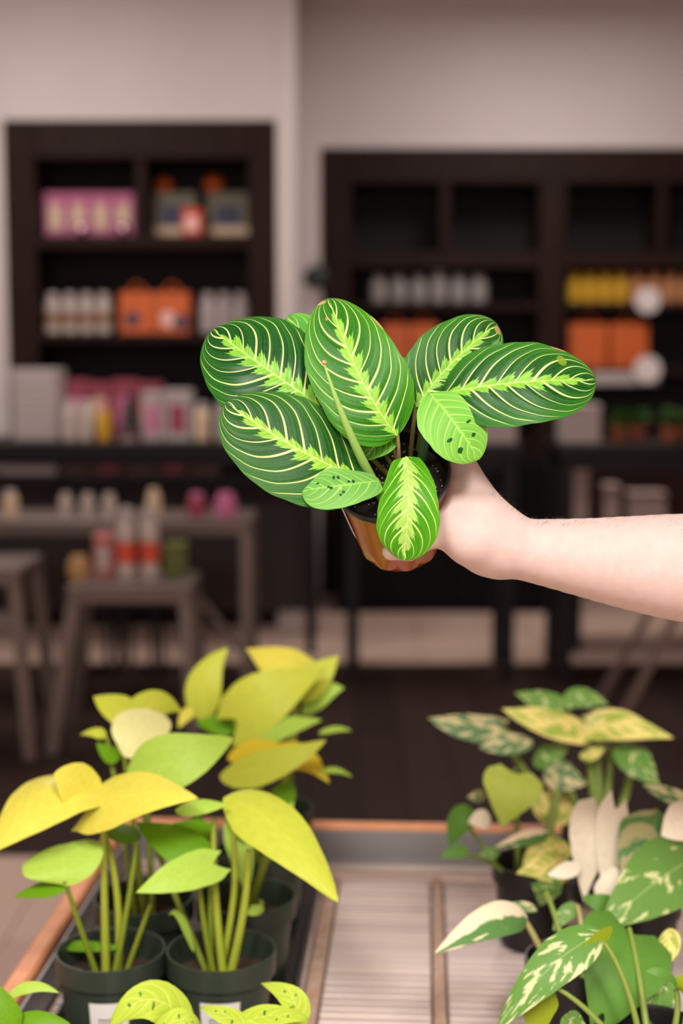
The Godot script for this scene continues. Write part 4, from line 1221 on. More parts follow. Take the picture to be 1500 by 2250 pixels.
	lf(e, plain, Vector3(1420, 2135, 1.40), Vector3(1465, 2142, 1.40), Vector3(1488, 2172, 1.41), 10, Vector3(0.0, 0.6, 0.8), 2)
	lf(e, under, Vector3(1486, 2172, 1.41), Vector3(1510, 2170, 1.40), Vector3(1540, 2190, 1.40), 26, Vector3(0.1, 0.4, 0.9), 2)
	lf(e, v1, Vector3(1440, 2120, 1.50), Vector3(1450, 2190, 1.49), Vector3(1430, 2270, 1.48), 34, Vector3(0.1, 0.4, 0.9), 2)
	lf(e, v3, Vector3(1470, 2040, 1.54), Vector3(1470, 2080, 1.54), Vector3(1460, 2125, 1.53), 24, Vector3(0.0, 0.4, 0.9), 2)
	lf(e, v1, Vector3(1240, 2230, 1.45), Vector3(1260, 2250, 1.45), Vector3(1300, 2280, 1.45), 26, Vector3(0.0, 0.5, 0.86), 2)

# ---------------------------------------------------------------- light, camera, room
func panel(x: float, z: float, w: float, l: float, energy: float, label: String) -> void:  # an unseen panel added to light the scene from the ceiling
	var y := 3.56
	var t := thing("added_ceiling_panel", label, "ceiling light", Vector3(x, y, z), "added unseen panels")
	var fr := MB.new()
	fr.box(Vector3(-w / 2 - 0.03, 0, -l / 2 - 0.03), Vector3(w / 2 + 0.03, 0.04, -l / 2), 0.003)
	fr.box(Vector3(-w / 2 - 0.03, 0, l / 2), Vector3(w / 2 + 0.03, 0.04, l / 2 + 0.03), 0.003)
	fr.box(Vector3(-w / 2 - 0.03, 0, -l / 2), Vector3(-w / 2, 0.04, l / 2), 0.003)
	fr.box(Vector3(w / 2, 0, -l / 2), Vector3(w / 2 + 0.03, 0.04, l / 2), 0.003)
	part(t, "frame", fr.mesh(), mat("light_frame", rgb(230, 228, 224), 0.5))
	var dm := mat("light_diffuser", rgb(245, 242, 236), 0.6)
	dm.emission_enabled = true
	dm.emission = rgb(255, 244, 234)
	dm.emission_energy_multiplier = 2.0
	part(t, "diffuser", MB.new().box(Vector3(-w / 2, 0.012, -l / 2), Vector3(w / 2, 0.02, l / 2)).mesh(), dm)
	var a := AreaLight3D.new()
	a.name = "panel_glow"
	a.area_size = Vector2(w, l)
	a.light_energy = energy
	a.light_color = rgb(255, 248, 244)
	a.shadow_enabled = true
	a.set("area_range", 20.0)
	a.set("area_attenuation", 2.0)
	t.add_child(a)
	a.position = Vector3(0, -0.004, 0)
	a.rotation = Vector3(-PI / 2, 0, 0)

func setup() -> void:
	var cam := Camera3D.new()
	cam.name = "camera"
	add_child(cam)
	cam.position = EYE
	cam.rotation = Vector3(-TILT, 0, 0)
	var at := CameraAttributesPhysical.new()
	at.frustum_focal_length = 12.0 / (1125.0 / F)
	at.frustum_focus_distance = 1.25
	at.exposure_aperture = FSTOP
	at.frustum_near = 0.05
	at.frustum_far = 60.0
	cam.attributes = at
	cam.fov = rad_to_deg(2.0 * atan(1125.0 / F))
	cam.current = true
	var we := WorldEnvironment.new()
	we.name = "world_environment"
	var e := Environment.new()
	e.background_mode = Environment.BG_COLOR
	e.background_color = Color(0, 0, 0)
	e.tonemap_mode = Environment.TONE_MAPPER_LINEAR
	e.tonemap_exposure = 1.0
	e.sdfgi_enabled = true
	e.ssao_enabled = true
	e.ssil_enabled = true
	we.environment = e
	add_child(we)
	# added unseen panels: two behind the camera as bounced flash, two for the background
	panel(-0.75, 1.3, 0.6, 1.2, L_FRONT, "unseen ceiling panel behind the camera, added as bounced flash, left one")
	panel(0.75, 1.3, 0.6, 1.2, L_FRONT, "unseen ceiling panel behind the camera, added as bounced flash, right one")
	panel(-1.6, -6.0, 0.6, 1.2, L_BACK, "unseen ceiling panel added to light the left bookcase and wall")
	panel(1.2, -7.0, 0.6, 1.2, L_BACK * 1.0, "unseen ceiling panel added to light the right bookcase and wall")

const FSTOP := 1.95
const L_FRONT := 11.8
const L_BACK := 4.9

const XL := -3.4
const XR := 4.2
const ZF := 2.6
const CEIL := 3.62

func build_room() -> void:
	var paint := mat("wall_paint", rgb(208, 197, 194), 0.85)
	paint.albedo_texture = noise_tex(71, 0.01, Color(0.985, 0.98, 0.98), Color(1, 1, 1))
	paint.uv1_triplanar = true
	paint.uv1_scale = Vector3(0.7, 0.7, 0.7)
	var zl := -DL
	var zr := -DR
	var xc := fx(648, DL)                       # corner between the nearer and the recessed wall
	var bx0 := fx(18, DL)
	var bx1 := fx(607, DL)
	var bt := fy(264, DL)
	var zb := -9.5
	# nearer back wall with the bookcase let into it
	var w := MB.new()
	w.box(Vector3(XL, 0, zb), Vector3(bx0, CEIL, zl), 0.004)
	w.box(Vector3(bx1, 0, zb), Vector3(xc, CEIL, zl), 0.004)
	w.box(Vector3(bx0, bt, zb), Vector3(bx1, CEIL, zl))
	w.box(Vector3(bx0, 0, zb), Vector3(bx1, bt, zb + 0.1))
	struct("wall_back_left", w.mesh(), paint)
	# recessed back wall
	var cx0 := fx(705, DR)
	var cx1 := fx(1740, DR)
	var ct := fy(325, DR)
	w = MB.new()
	w.box(Vector3(xc, 0, zb - 0.1), Vector3(cx0, CEIL, zr), 0.002)
	w.box(Vector3(cx0, ct, zb - 0.1), Vector3(cx1, CEIL, zr))
	w.box(Vector3(cx1, 0, zb - 0.1), Vector3(XR, CEIL, zr))
	w.box(Vector3(cx0, 0, zb - 0.1), Vector3(cx1, ct, zb))
	struct("wall_back_right", w.mesh(), paint)
	struct("wall_left", MB.new().box(Vector3(XL - 0.15, 0, zb), Vector3(XL, CEIL, ZF)).mesh(), paint)
	struct("wall_right", MB.new().box(Vector3(XR, 0, zb - 0.1), Vector3(XR + 0.15, CEIL, ZF)).mesh(), paint)
	struct("wall_front", MB.new().box(Vector3(XL - 0.15, 0, ZF), Vector3(XR + 0.15, CEIL, ZF + 0.15)).mesh(), paint)
	struct("ceiling", MB.new().box(Vector3(XL - 0.15, CEIL, zb - 0.1), Vector3(XR + 0.15, CEIL + 0.15, ZF + 0.15)).mesh(), mat("ceiling_white", rgb(226, 220, 214), 0.9))
	# floor: pale tiles at front and back, a band of dark boards between
	var grout := mat("floor_base", rgb(120, 100, 90), 0.9)
	var fl := struct("floor", MB.new().box(Vector3(XL - 0.15, -0.15, zb - 0.1), Vector3(XR + 0.15, -0.012, ZF + 0.15)).mesh(), grout)
	var tiles := [mat("tile_a", rgb(186, 158, 143), 0.5), mat("tile_b", rgb(180, 152, 138), 0.5), mat("tile_c", rgb(192, 164, 148), 0.5)]
	var boards := [mat("board_a", rgb(46, 31, 26), 0.6, 0.0, 0.25), mat("board_b", rgb(41, 28, 24), 0.6, 0.0, 0.25), mat("board_c", rgb(50, 35, 30), 0.6, 0.0, 0.25)]
	rng.seed = 9
	var zn := ph(750, 1880, 0).z
	var zf := ph(750, 1457, 0).z
	for band in [[zb, zf], [zn, ZF]]:
		var nz := maxi(1, int(round((band[1] - band[0]) / 0.6)))
		var dz: float = (band[1] - band[0]) / nz
		var nx := 12
		var dx := (XR - XL) / nx
		var tm := MB.new().box(Vector3(0.0015, -0.012, 0.0015), Vector3(dx - 0.0015, 0.0, dz - 0.0015), 0.001).mesh()
		for i in nx:
			for j in nz:
				var o := part(fl, "tile", tm, tiles[rng.randi() % 3])
				o.position = Vector3(XL + i * dx, 0, band[0] + j * dz)
	var nb := 44
	var bw := (XR - XL) / nb
	var halfz := (zn - zf) / 2.0
	for k in 2:
		var pm := MB.new().box(Vector3(0.0012, -0.012, 0.0012), Vector3(bw - 0.0012, 0.0, halfz - 0.0012), 0.0015).mesh()
		for i in nb:
			var o := part(fl, "board", pm, boards[rng.randi() % 3])
			o.position = Vector3(XL + i * bw, 0, zf + k * halfz)
	bookcases(bx0, bx1, bt, cx0, cx1, ct)

func shelf_part(t: Node3D, called: String, lo: Vector3, hi: Vector3, m: Material) -> void:
	wpart(t, called, MB.new().box(lo, hi, 0.004).mesh(), m)

func bookcases(bx0: float, bx1: float, bt: float, cx0: float, cx1: float, ct: float) -> void:
	var wood := mat("dark_wood", rgb(40, 23, 19), 0.55, 0.0, 0.25)
	wood.albedo_texture = noise_tex(72, 0.02, Color(0.82, 0.78, 0.78), Color(1, 1, 1))
	wood.uv1_triplanar = true
	wood.uv1_scale = Vector3(2, 0.4, 2)
	var back := mat("bookcase_back", rgb(34, 30, 31), 0.6, 0.0, 0.25)
	# left
	var z := -DL + 0.012
	var dep := 0.42
	var zk := z - dep
	var t := thing("bookcase", "dark brown built-in bookcase in the left wall, two cubbies above open shelves", "bookcase", Vector3((bx0 + bx1) / 2, 0, z - dep / 2))
	var ax0 := fx(84, DL)
	var ax1 := fx(548, DL)
	shelf_part(t, "side", Vector3(bx0, 0, zk), Vector3(ax0, bt, z), wood)
	shelf_part(t, "side", Vector3(ax1, 0, zk), Vector3(bx1, bt, z), wood)
	shelf_part(t, "header", Vector3(ax0, fy(348, DL), zk), Vector3(ax1, bt, z), wood)
	shelf_part(t, "divider", Vector3(fx(302, DL), fy(516, DL), zk + 0.02), Vector3(fx(324, DL), fy(348, DL), z - 0.01), wood)
	shelf_part(t, "shelf", Vector3(ax0, fy(546, DL), zk + 0.02), Vector3(ax1, fy(516, DL), z - 0.005), wood)
	shelf_part(t, "shelf", Vector3(ax0, fy(752, DL), zk + 0.02), Vector3(ax1, fy(732, DL), z - 0.005), wood)
	shelf_part(t, "shelf", Vector3(ax0, fy(975, DL), zk + 0.02), Vector3(ax1, fy(955, DL), z - 0.005), wood)
	shelf_part(t, "back_panel", Vector3(ax0, 0, zk), Vector3(ax1, fy(348, DL), zk + 0.018), back)
	var dm := (ax0 + ax1) / 2
	for q in [[ax0 + 0.004, dm - 0.003], [dm + 0.003, ax1 - 0.004]]:
		shelf_part(t, "door", Vector3(q[0], 0.08, z - 0.03), Vector3(q[1], fy(980, DL), z - 0.006), wood)
	shelf_part(t, "plinth", Vector3(ax0, 0, z - 0.06), Vector3(ax1, 0.075, z - 0.03), wood)
	# right
	z = -DR + 0.012
	zk = z - dep
	t = thing("bookcase", "wide dark brown built-in bookcase in the recessed right wall, cubbies along its top", "bookcase", Vector3((cx0 + cx1) / 2, 0, z - dep / 2))
	var ys := [fy(402, DR), fy(552, DR), fy(588, DR)]
	shelf_part(t, "side", Vector3(cx0, 0, zk), Vector3(fx(772, DR), ct, z), wood)
	shelf_part(t, "side", Vector3(fx(1680, DR), 0, zk), Vector3(cx1, ct, z), wood)
	shelf_part(t, "header", Vector3(fx(772, DR), ys[0], zk), Vector3(fx(1680, DR), ct, z), wood)
	shelf_part(t, "stile", Vector3(fx(1180, DR), 0, zk), Vector3(fx(1240, DR), ys[0], z), wood)
	shelf_part(t, "back_panel", Vector3(fx(772, DR), 0, zk), Vector3(fx(1680, DR), ys[0], zk + 0.018), back)
	for q in [[772, 1180, 965], [1240, 1680, 1437]]:
		var x0 := fx(q[0], DR)
		var x1 := fx(q[1], DR)
		shelf_part(t, "divider", Vector3(fx(q[2], DR), ys[1], zk + 0.02), Vector3(fx(q[2] + 22, DR), ys[0], z - 0.01), wood)
		shelf_part(t, "shelf", Vector3(x0, ys[2], zk + 0.02), Vector3(x1, ys[1], z - 0.004), wood)
		shelf_part(t, "shelf", Vector3(x0, fy(682, DR), zk + 0.02), Vector3(x1, fy(664, DR), z - 0.02), wood)
		shelf_part(t, "shelf", Vector3(x0, fy(826, DR), zk + 0.02), Vector3(x1, fy(808, DR), z - 0.02), wood)
		shelf_part(t, "shelf", Vector3(x0, fy(985, DR), zk + 0.02), Vector3(x1, fy(965, DR), z - 0.005), wood)
		var mid := (x0 + x1) / 2
		for d in [[x0 + 0.004, mid - 0.003], [mid + 0.003, x1 - 0.004]]:
			shelf_part(t, "door", Vector3(d[0], 0.08, z - 0.03), Vector3(d[1], fy(990, DR), z - 0.006), wood)
		shelf_part(t, "plinth", Vector3(x0, 0, z - 0.06), Vector3(x1, 0.075, z - 0.03), wood)

# ---------------------------------------------------------------- goods
# x, y0, y1: centre, top and bottom in pixels on the plane at distance d
func foot(x: float, y: float, d: float) -> Vector3:
	return Vector3(fx(x, d), fy(y, d), -d)

func carton(called: String, label: String, cat: String, x0: float, x1: float, y0: float, base_y: float, d: float, dep: float, c: Material, group := "", patch: Material = null, band: Material = null) -> Node3D:
	var a := fx(x0, d)
	var b := fx(x1, d)
	var h := fy(y0, d) - base_y
	var w := (b - a) * 0.5
	var t := thing(called, label, cat, Vector3((a + b) / 2, base_y + 0.001, -d - dep / 2), group)
	part(t, "body", MB.new().box(Vector3(-w, 0, -dep / 2), Vector3(w, h * 0.86, dep / 2), 0.004).mesh(), c)
	part(t, "lid", MB.new().box(Vector3(-w - 0.003, h * 0.862, -dep / 2 - 0.003), Vector3(w + 0.003, h, dep / 2 + 0.003), 0.004).mesh(), c)
	if patch:
		part(t, "panel", MB.new().box(Vector3(-w * 0.62, h * 0.18, dep / 2 + 0.0005), Vector3(w * 0.62, h * 0.72, dep / 2 + 0.004), 0.001).mesh(), patch)
	if band:
		part(t, "band", MB.new().box(Vector3(-w - 0.001, 0.004, -dep / 2 - 0.001), Vector3(w + 0.001, h * 0.24, dep / 2 + 0.005), 0.001).mesh(), band)
	return t

func jar(called: String, label: String, cat: String, x: float, half: float, y0: float, base_y: float, d: float, c: Material, lidm: Material, group := "", band: Material = null) -> Node3D:
	var r := fx(750 + half, d) - fx(750, d)
	var h := fy(y0, d) - base_y
	var t := thing(called, label, cat, Vector3(fx(x, d), base_y + 0.001, -d - r), group)
	part(t, "body", MB.new().lathe([Vector2(0, 0), Vector2(r * 0.9, 0), Vector2(r, h * 0.05), Vector2(r, h * 0.68), Vector2(r * 0.9, h * 0.76), Vector2(r * 0.62, h * 0.8), Vector2(r * 0.6, h * 0.86)], 20).mesh(), c)
	part(t, "lid", MB.new().lathe([Vector2(r * 0.58, h * 0.82), Vector2(r * 0.7, h * 0.83), Vector2(r * 0.7, h * 0.97), Vector2(r * 0.62, h), Vector2(0, h)], 20).mesh(), lidm)
	if band:
		part(t, "label_band", MB.new().lathe([Vector2(r * 1.0, h * 0.22), Vector2(r * 1.03, h * 0.225), Vector2(r * 1.03, h * 0.52), Vector2(r * 1.0, h * 0.525)], 20).mesh(), band)
	return t

func bag(called: String, label: String, x0: float, x1: float, y0: float, base_y: float, d: float, c: Material, group := "", motif: Material = null, motif2: Material = null) -> void:
	var a := fx(x0, d)
	var b := fx(x1, d)
	var w := (b - a) / 2
	var h := fy(y0, d) - base_y
	var dep := 0.10
	var t := thing(called, label, "gift bag", Vector3((a + b) / 2, base_y + 0.001, -d - dep / 2), group)
	var m := MB.new()
	var lo := [Vector3(-w * 0.96, 0, -dep / 2), Vector3(w * 0.96, 0, -dep / 2), Vector3(w * 0.96, 0, dep / 2), Vector3(-w * 0.96, 0, dep / 2)]
	var hi := [Vector3(-w, h * 0.82, -dep * 0.3), Vector3(w, h * 0.82, -dep * 0.3), Vector3(w, h * 0.82, dep * 0.3), Vector3(-w, h * 0.82, dep * 0.3)]
	for k in 4:
		var j := (k + 1) % 4
		var o: Vector3 = lo[k] + lo[j]
		o.y = 0
		m.quad(lo[k], lo[j], hi[j], hi[k], o)
	m.quad(lo[0], lo[1], lo[2], lo[3], Vector3.DOWN)
	m.quad(hi[0], hi[1], hi[2], hi[3], Vector3.UP)
	part(t, "body", m.mesh(), c)
	var tu := MB.new()
	tu.tube(arc(Vector3(-w * 0.5, h * 0.815, dep * 0.2), Vector3(0, h * 0.99, dep * 0.2), Vector3(w * 0.5, h * 0.815, dep * 0.2), 12), lerped(0.006, 0.006, 13), 6)
	part(t, "handle", tu.mesh(), c)
	if motif:
		part(t, "motif", MB.new().lathe([Vector2(0, 0.004), Vector2(w * 0.42, 0.003), Vector2(w * 0.45, 0.0)], 20, Transform3D(Basis(Vector3.RIGHT, PI / 2), Vector3(-w * 0.25, h * 0.28, dep / 2 - 0.004))).mesh(), motif)
	if motif2:
		part(t, "motif", MB.new().lathe([Vector2(0, 0.004), Vector2(w * 0.42, 0.003), Vector2(w * 0.45, 0.0)], 20, Transform3D(Basis(Vector3.RIGHT, PI / 2), Vector3(w * 0.5, h * 0.22, dep / 2 - 0.003))).mesh(), motif2)

func pumpkin(label: String, x: float, half: float, base: Vector3, d: float, group: String, m: Material) -> void:
	var r := fx(750 + half, d) - fx(750, d)
	var t := thing("pumpkin", label, "pumpkin", base, group)
	var pr := []
	for i in 11:
		var a := PI * i / 10.0
		pr.append(Vector2(maxf(0.001, r * sin(a)), r * 0.82 * (1.0 - cos(a))))
	part(t, "body", MB.new().lathe(pr, 40, Transform3D.IDENTITY, 8, 0.14).mesh(), m)
	part(t, "stem", MB.new().tube([Vector3(0, r * 1.55, 0), Vector3(0.004, r * 1.75, 0), Vector3(0.012, r * 1.95, 0)], [0.012, 0.009, 0.008], 8).mesh(), mat("pumpkin_stem", rgb(90, 84, 44), 0.7))

func disc_tag(label: String, x: float, y: float, half: float, d: float) -> void:
	var r := fx(750 + half, d) - fx(750, d)
	var t := thing("price_disc", label, "tag", Vector3(fx(x, d), fy(y, d), -d), "round white discs on the shelf edges")
	var tr := Transform3D(Basis(Vector3.RIGHT, PI / 2), Vector3.ZERO)
	part(t, "disc", MB.new().lathe([Vector2(0, -0.003), Vector2(r * 0.97, -0.003), Vector2(r, 0.0), Vector2(r * 0.97, 0.003), Vector2(0, 0.003)], 28, tr).mesh(), mat("disc_white", rgb(224, 212, 208), 0.6))
	part(t, "clip", MB.new().box(Vector3(-0.012, r * 0.6, -0.03), Vector3(0.012, r * 0.75, -0.004), 0.002).mesh(), mat("clip_grey", rgb(120, 116, 116), 0.4, 0.6))

func build_goods() -> void:
	var pink := mat("box_pink", rgb(196, 108, 146), 0.55)
	var creamy := mat("box_cream", rgb(216, 190, 158), 0.6)
	var olive := mat("box_olive_grey", rgb(104, 98, 80), 0.6)
	var orange := mat("bright_orange", rgb(200, 88, 20), 0.5)
	var red := mat("coral_red", rgb(206, 76, 48), 0.5)
	var white := mat("glazed_white", rgb(190, 176, 167), 0.4)
	var paper := mat("paper_white", rgb(180, 168, 166), 0.7)
	var taupe := mat("band_taupe", rgb(142, 104, 80), 0.6)
	var navy := mat("motif_navy", rgb(48, 52, 78), 0.6)
	var blush := mat("motif_blush", rgb(236, 190, 180), 0.5)
	var yellow := mat("mustard_yellow", rgb(206, 158, 32), 0.5)
	var tan_ := mat("tan_card", rgb(190, 130, 84), 0.6)
	var dk := mat("lid_dark", rgb(80, 70, 66), 0.5)
	# left bookcase, upper cubbies
	var d := DL + 0.08
	var sh := fy(516, DL) + 0.0
	var wh := ["beside the dark side board", "second from the left", "third from the left", "next to the divider"]
	for i in 4:
		carton("patterned_box", "pink and cream patterned box in the upper left cubby, " + wh[i], "box", 104 + i * 49, 150 + i * 49, 424, sh, d + 0.1, 0.16, pink, "pink patterned boxes in the upper left cubby", creamy)
	var glint := mat("glint_ball_pink_metal", rgb(240, 190, 206), 0.12, 0.9)  # for balls added to catch the two bright glints
	for q in [[178, "glossy pink ball added for a glint before the pink boxes, the middle one"], [270, "glossy pink ball added for a glint before the pink boxes, near the divider"]]:
		var r := 0.034
		var b := thing("added_glint_ball", q[1], "ornament", Vector3(fx(q[0], DL), sh + 0.001, -DL - 0.06))
		var pr := []
		for i in 13:
			pr.append(Vector2(maxf(0.0005, r * sin(PI * i / 12.0)), r * (1.0 - cos(PI * i / 12.0))))
		part(b, "ball", MB.new().lathe(pr, 24).mesh(), glint)
		part(b, "cap", MB.new().lathe([Vector2(0.008, r * 1.97), Vector2(0.008, r * 2.2), Vector2(0.0, r * 2.22)], 12).mesh(), mat("cap_gold", rgb(190, 160, 90), 0.3, 0.9))
	carton("gift_box", "olive grey gift box with a beige foot, left one in the upper right cubby", "box", 342, 432, 424, sh, d + 0.1, 0.2, olive, "olive gift boxes", navy, creamy)
	carton("gift_box", "olive grey gift box with a beige foot, right one in the upper right cubby", "box", 458, 546, 424, sh, d + 0.1, 0.2, olive, "olive gift boxes", navy, creamy)
	pumpkin("orange pumpkin in the upper right cubby, against the divider", 336, 21, Vector3(fx(352, DL), fy(424, d + 0.1) + 0.003, -d - 0.17), d, "orange pumpkins in the bookcase", orange)
	pumpkin("orange pumpkin in the upper right cubby, in the middle", 460, 24, Vector3(fx(464, DL), fy(424, d + 0.1) + 0.003, -d - 0.17), d, "orange pumpkins in the bookcase", orange)
	carton("small_red_box", "small coral red box standing between the olive gift boxes", "box", 402, 444, 458, sh, DL + 0.06, 0.07, red, "", blush)
	# left bookcase, second row
	sh = fy(732, DL)
	wh = ["leftmost", "second", "third", "rightmost"]
	for i in 4:
		jar("white_jar", "white jar with a taupe band on the left of the second shelf, %s of four" % wh[i], "jar", 114 + i * 37, 17, 644, sh, d, white, white, "white jars on the second shelf", taupe)
	for i in 3:
		jar("pale_canister", "pale pinkish canister on the second shelf right of the orange bags, %s of three" % ["first", "second", "third"][i], "canister", 456 + i * 36, 17, 644, sh, d, paper, paper, "pale canisters")
	bag("gift_bag", "orange gift bag with one navy motif, on the second shelf of the left bookcase", 262, 338, 622, sh, d, orange, "orange gift bags in the left bookcase", navy)
	bag("gift_bag", "orange gift bag with blush and navy motifs, on the second shelf of the left bookcase", 340, 416, 622, sh, d, orange, "orange gift bags in the left bookcase", blush, navy)
	# right bookcase
	d = DR + 0.06
	sh = fy(664, DR)
	wh = ["first", "second", "third", "fourth", "fifth", "sixth"]
	var greyw := mat("glazed_grey", rgb(150, 142, 138), 0.5)
	for i in 6:
		jar("grey_canister", "grey white canister on the shelf above the green leaves, %s from the left" % wh[i], "canister", 832 + i * 44, 19, 594 if i == 3 else 604, sh, d, greyw, greyw, "grey canisters on the right bookcase")
	for i in 4:
		jar("yellow_tin", "mustard yellow tin on the upper right shelf, %s from the stile" % wh[i], "tin", 1264 + i * 34, 16, 600, sh, d, yellow, yellow, "yellow tins")
	for i in 5:
		jar("tan_tin", "tan tin on the upper right shelf, %s after the yellow tins" % wh[i], "tin", 1402 + i * 36, 16, 600, sh, d, tan_, tan_, "tan tins")
	sh = fy(808, DR)
	bag("gift_bag", "orange gift bag peeking out above the green leaves, left one", 838, 898, 690, sh, d, orange, "orange gift bags behind the plant")
	bag("gift_bag", "orange gift bag peeking out above the green leaves, right one", 902, 962, 690, sh, d, orange, "orange gift bags behind the plant")
	bag("gift_bag", "orange gift bag on the right bookcase, next to the stile", 1252, 1336, 690, sh, d, orange, "orange gift bags on the far right shelf")
	bag("gift_bag", "orange gift bag on the right bookcase, beside the white disc", 1342, 1426, 690, sh, d, orange, "orange gift bags on the far right shelf")
	disc_tag("round white disc hanging below the yellow and tan tins", 1422, 660, 28, DR - 0.03)
	disc_tag("round white disc hanging below the orange bags", 1425, 812, 30, DR - 0.045)
	var strip := thing("price_strip", "white price strip on the shelf edge under the far right orange bags", "strip", Vector3(fx(1374, DR), fy(842, DR), -DR + 0.012))
	part(strip, "strip", MB.new().box(Vector3(-0.21, 0, -0.012), Vector3(0.21, 0.07, -0.008), 0.001).mesh(), paper)
	part(strip, "lip", MB.new().box(Vector3(-0.21, -0.006, -0.012), Vector3(0.21, -0.0005, 0.0), 0.001).mesh(), paper)
	# dark green gadget on the wall edge beside the right bookcase
	var hk := thing("wall_ornament", "small dark green round ornament hanging on the wall between the bookcases", "ornament", Vector3(fx(694, DR), fy(640, DR), -DR + 0.002))
	var dg := mat("ornament_green", rgb(28, 40, 34), 0.5)
	var tr := Transform3D(Basis(Vector3.RIGHT, PI / 2), Vector3(0, 0.085, 0))
	part(hk, "disc", MB.new().lathe([Vector2(0, 0.03), Vector2(0.05, 0.028), Vector2(0.072, 0.012), Vector2(0.072, 0.0)], 24, tr).mesh(), dg)
	part(hk, "tag", MB.new().box(Vector3(-0.05, -0.07, 0.002), Vector3(0.05, 0.0, 0.010), 0.002).mesh(), paper)
	part(hk, "cord", MB.new().tube([Vector3(0, 0.155, 0.006), Vector3(0, 0.2, 0.006)], [0.004, 0.004], 6).mesh(), dg)

# ---------------------------------------------------------------- tables
func table(called: String, label: String, x0: float, x1: float, top_y: float, d0: float, d1: float, thick: float, leg: float, m: Material, legm: Material, shelf := -1.0, group := "") -> Node3D:
	var t := thing(called, label, "table", Vector3((x0 + x1) / 2, 0, -(d0 + d1) / 2), group)
	var w := (x1 - x0) / 2
	var q := (d1 - d0) / 2
	part(t, "table_top", MB.new().box(Vector3(-w, top_y - thick, -q), Vector3(w, top_y, q), 0.004).mesh(), m)
	for sx in [-1, 1]:
		for sz in [-1, 1]:
			var a := Vector3(sx * (w - leg / 2 - 0.02), 0, sz * (q - leg / 2 - 0.02))
			part(t, "leg", MB.new().box(a - Vector3(leg / 2, 0, leg / 2), a + Vector3(leg / 2, top_y - thick - 0.001, leg / 2), 0.004).mesh(), legm)
	for sz in [-1, 1]:
		part(t, "apron", MB.new().box(Vector3(-w + leg + 0.022, top_y - thick - 0.06, sz * (q - leg / 2 - 0.02) - 0.01), Vector3(w - leg - 0.022, top_y - thick - 0.001, sz * (q - leg / 2 - 0.02) + 0.01), 0.002).mesh(), legm)
	if shelf > 0.0:
		part(t, "shelf", MB.new().box(Vector3(-w + 0.022, shelf - 0.03, -q + 0.05), Vector3(w - 0.022, shelf, q - 0.05), 0.003).mesh(), m)
	return t

# a stool-like stand: flat top on two splayed leg frames
func trestle(label: String, x0: float, x1: float, h: float, d0: float, d1: float, splay_l: float, splay_r: float, bar: float, m: Material, brace := false) -> Node3D:
	var t := thing("metal_stand", label, "stand", Vector3((x0 + x1) / 2, 0, -(d0 + d1) / 2))
	var w := (x1 - x0) / 2
	var q := (d1 - d0) / 2
	part(t, "stand_top", MB.new().box(Vector3(-w, h - 0.02, -q), Vector3(w, h, q), 0.004).mesh(), m)
	for sz in [-1, 1]:
		var z: float = sz * (q - bar / 2)
		part(t, "beam", MB.new().box(Vector3(-w, h - 0.02 - bar, z - bar / 2), Vector3(w, h - 0.021, z + bar / 2), 0.004).mesh(), m)
		for s in [[-1, splay_l], [1, splay_r]]:
			var a := Vector3(s[0] * (w - bar * 0.5), h - 0.021 - bar, z)
			var b := Vector3(s[0] * (w - bar * 0.5 + s[1]), 0.0, z + sz * 0.04)
			var mb := MB.new()
			var k := bar * 0.5
			var c := [Vector3(-k, 0, -k), Vector3(k, 0, -k), Vector3(k, 0, k), Vector3(-k, 0, k)]
			for i in 4:
				var j := (i + 1) % 4
				mb.quad(a + c[i], a + c[j], b + c[j], b + c[i], c[i] + c[j])
			mb.quad(b + c[0], b + c[1], b + c[2], b + c[3], Vector3.DOWN)
			part(t, "leg", mb.mesh(), m)
	if brace:
		part(t, "brace", MB.new().tube([Vector3(w * 0.35, h - 0.03 - bar, q - bar / 2), Vector3(w * 0.92, 0.25, q - bar / 2)], [0.016, 0.016], 8).mesh(), m)
	return t

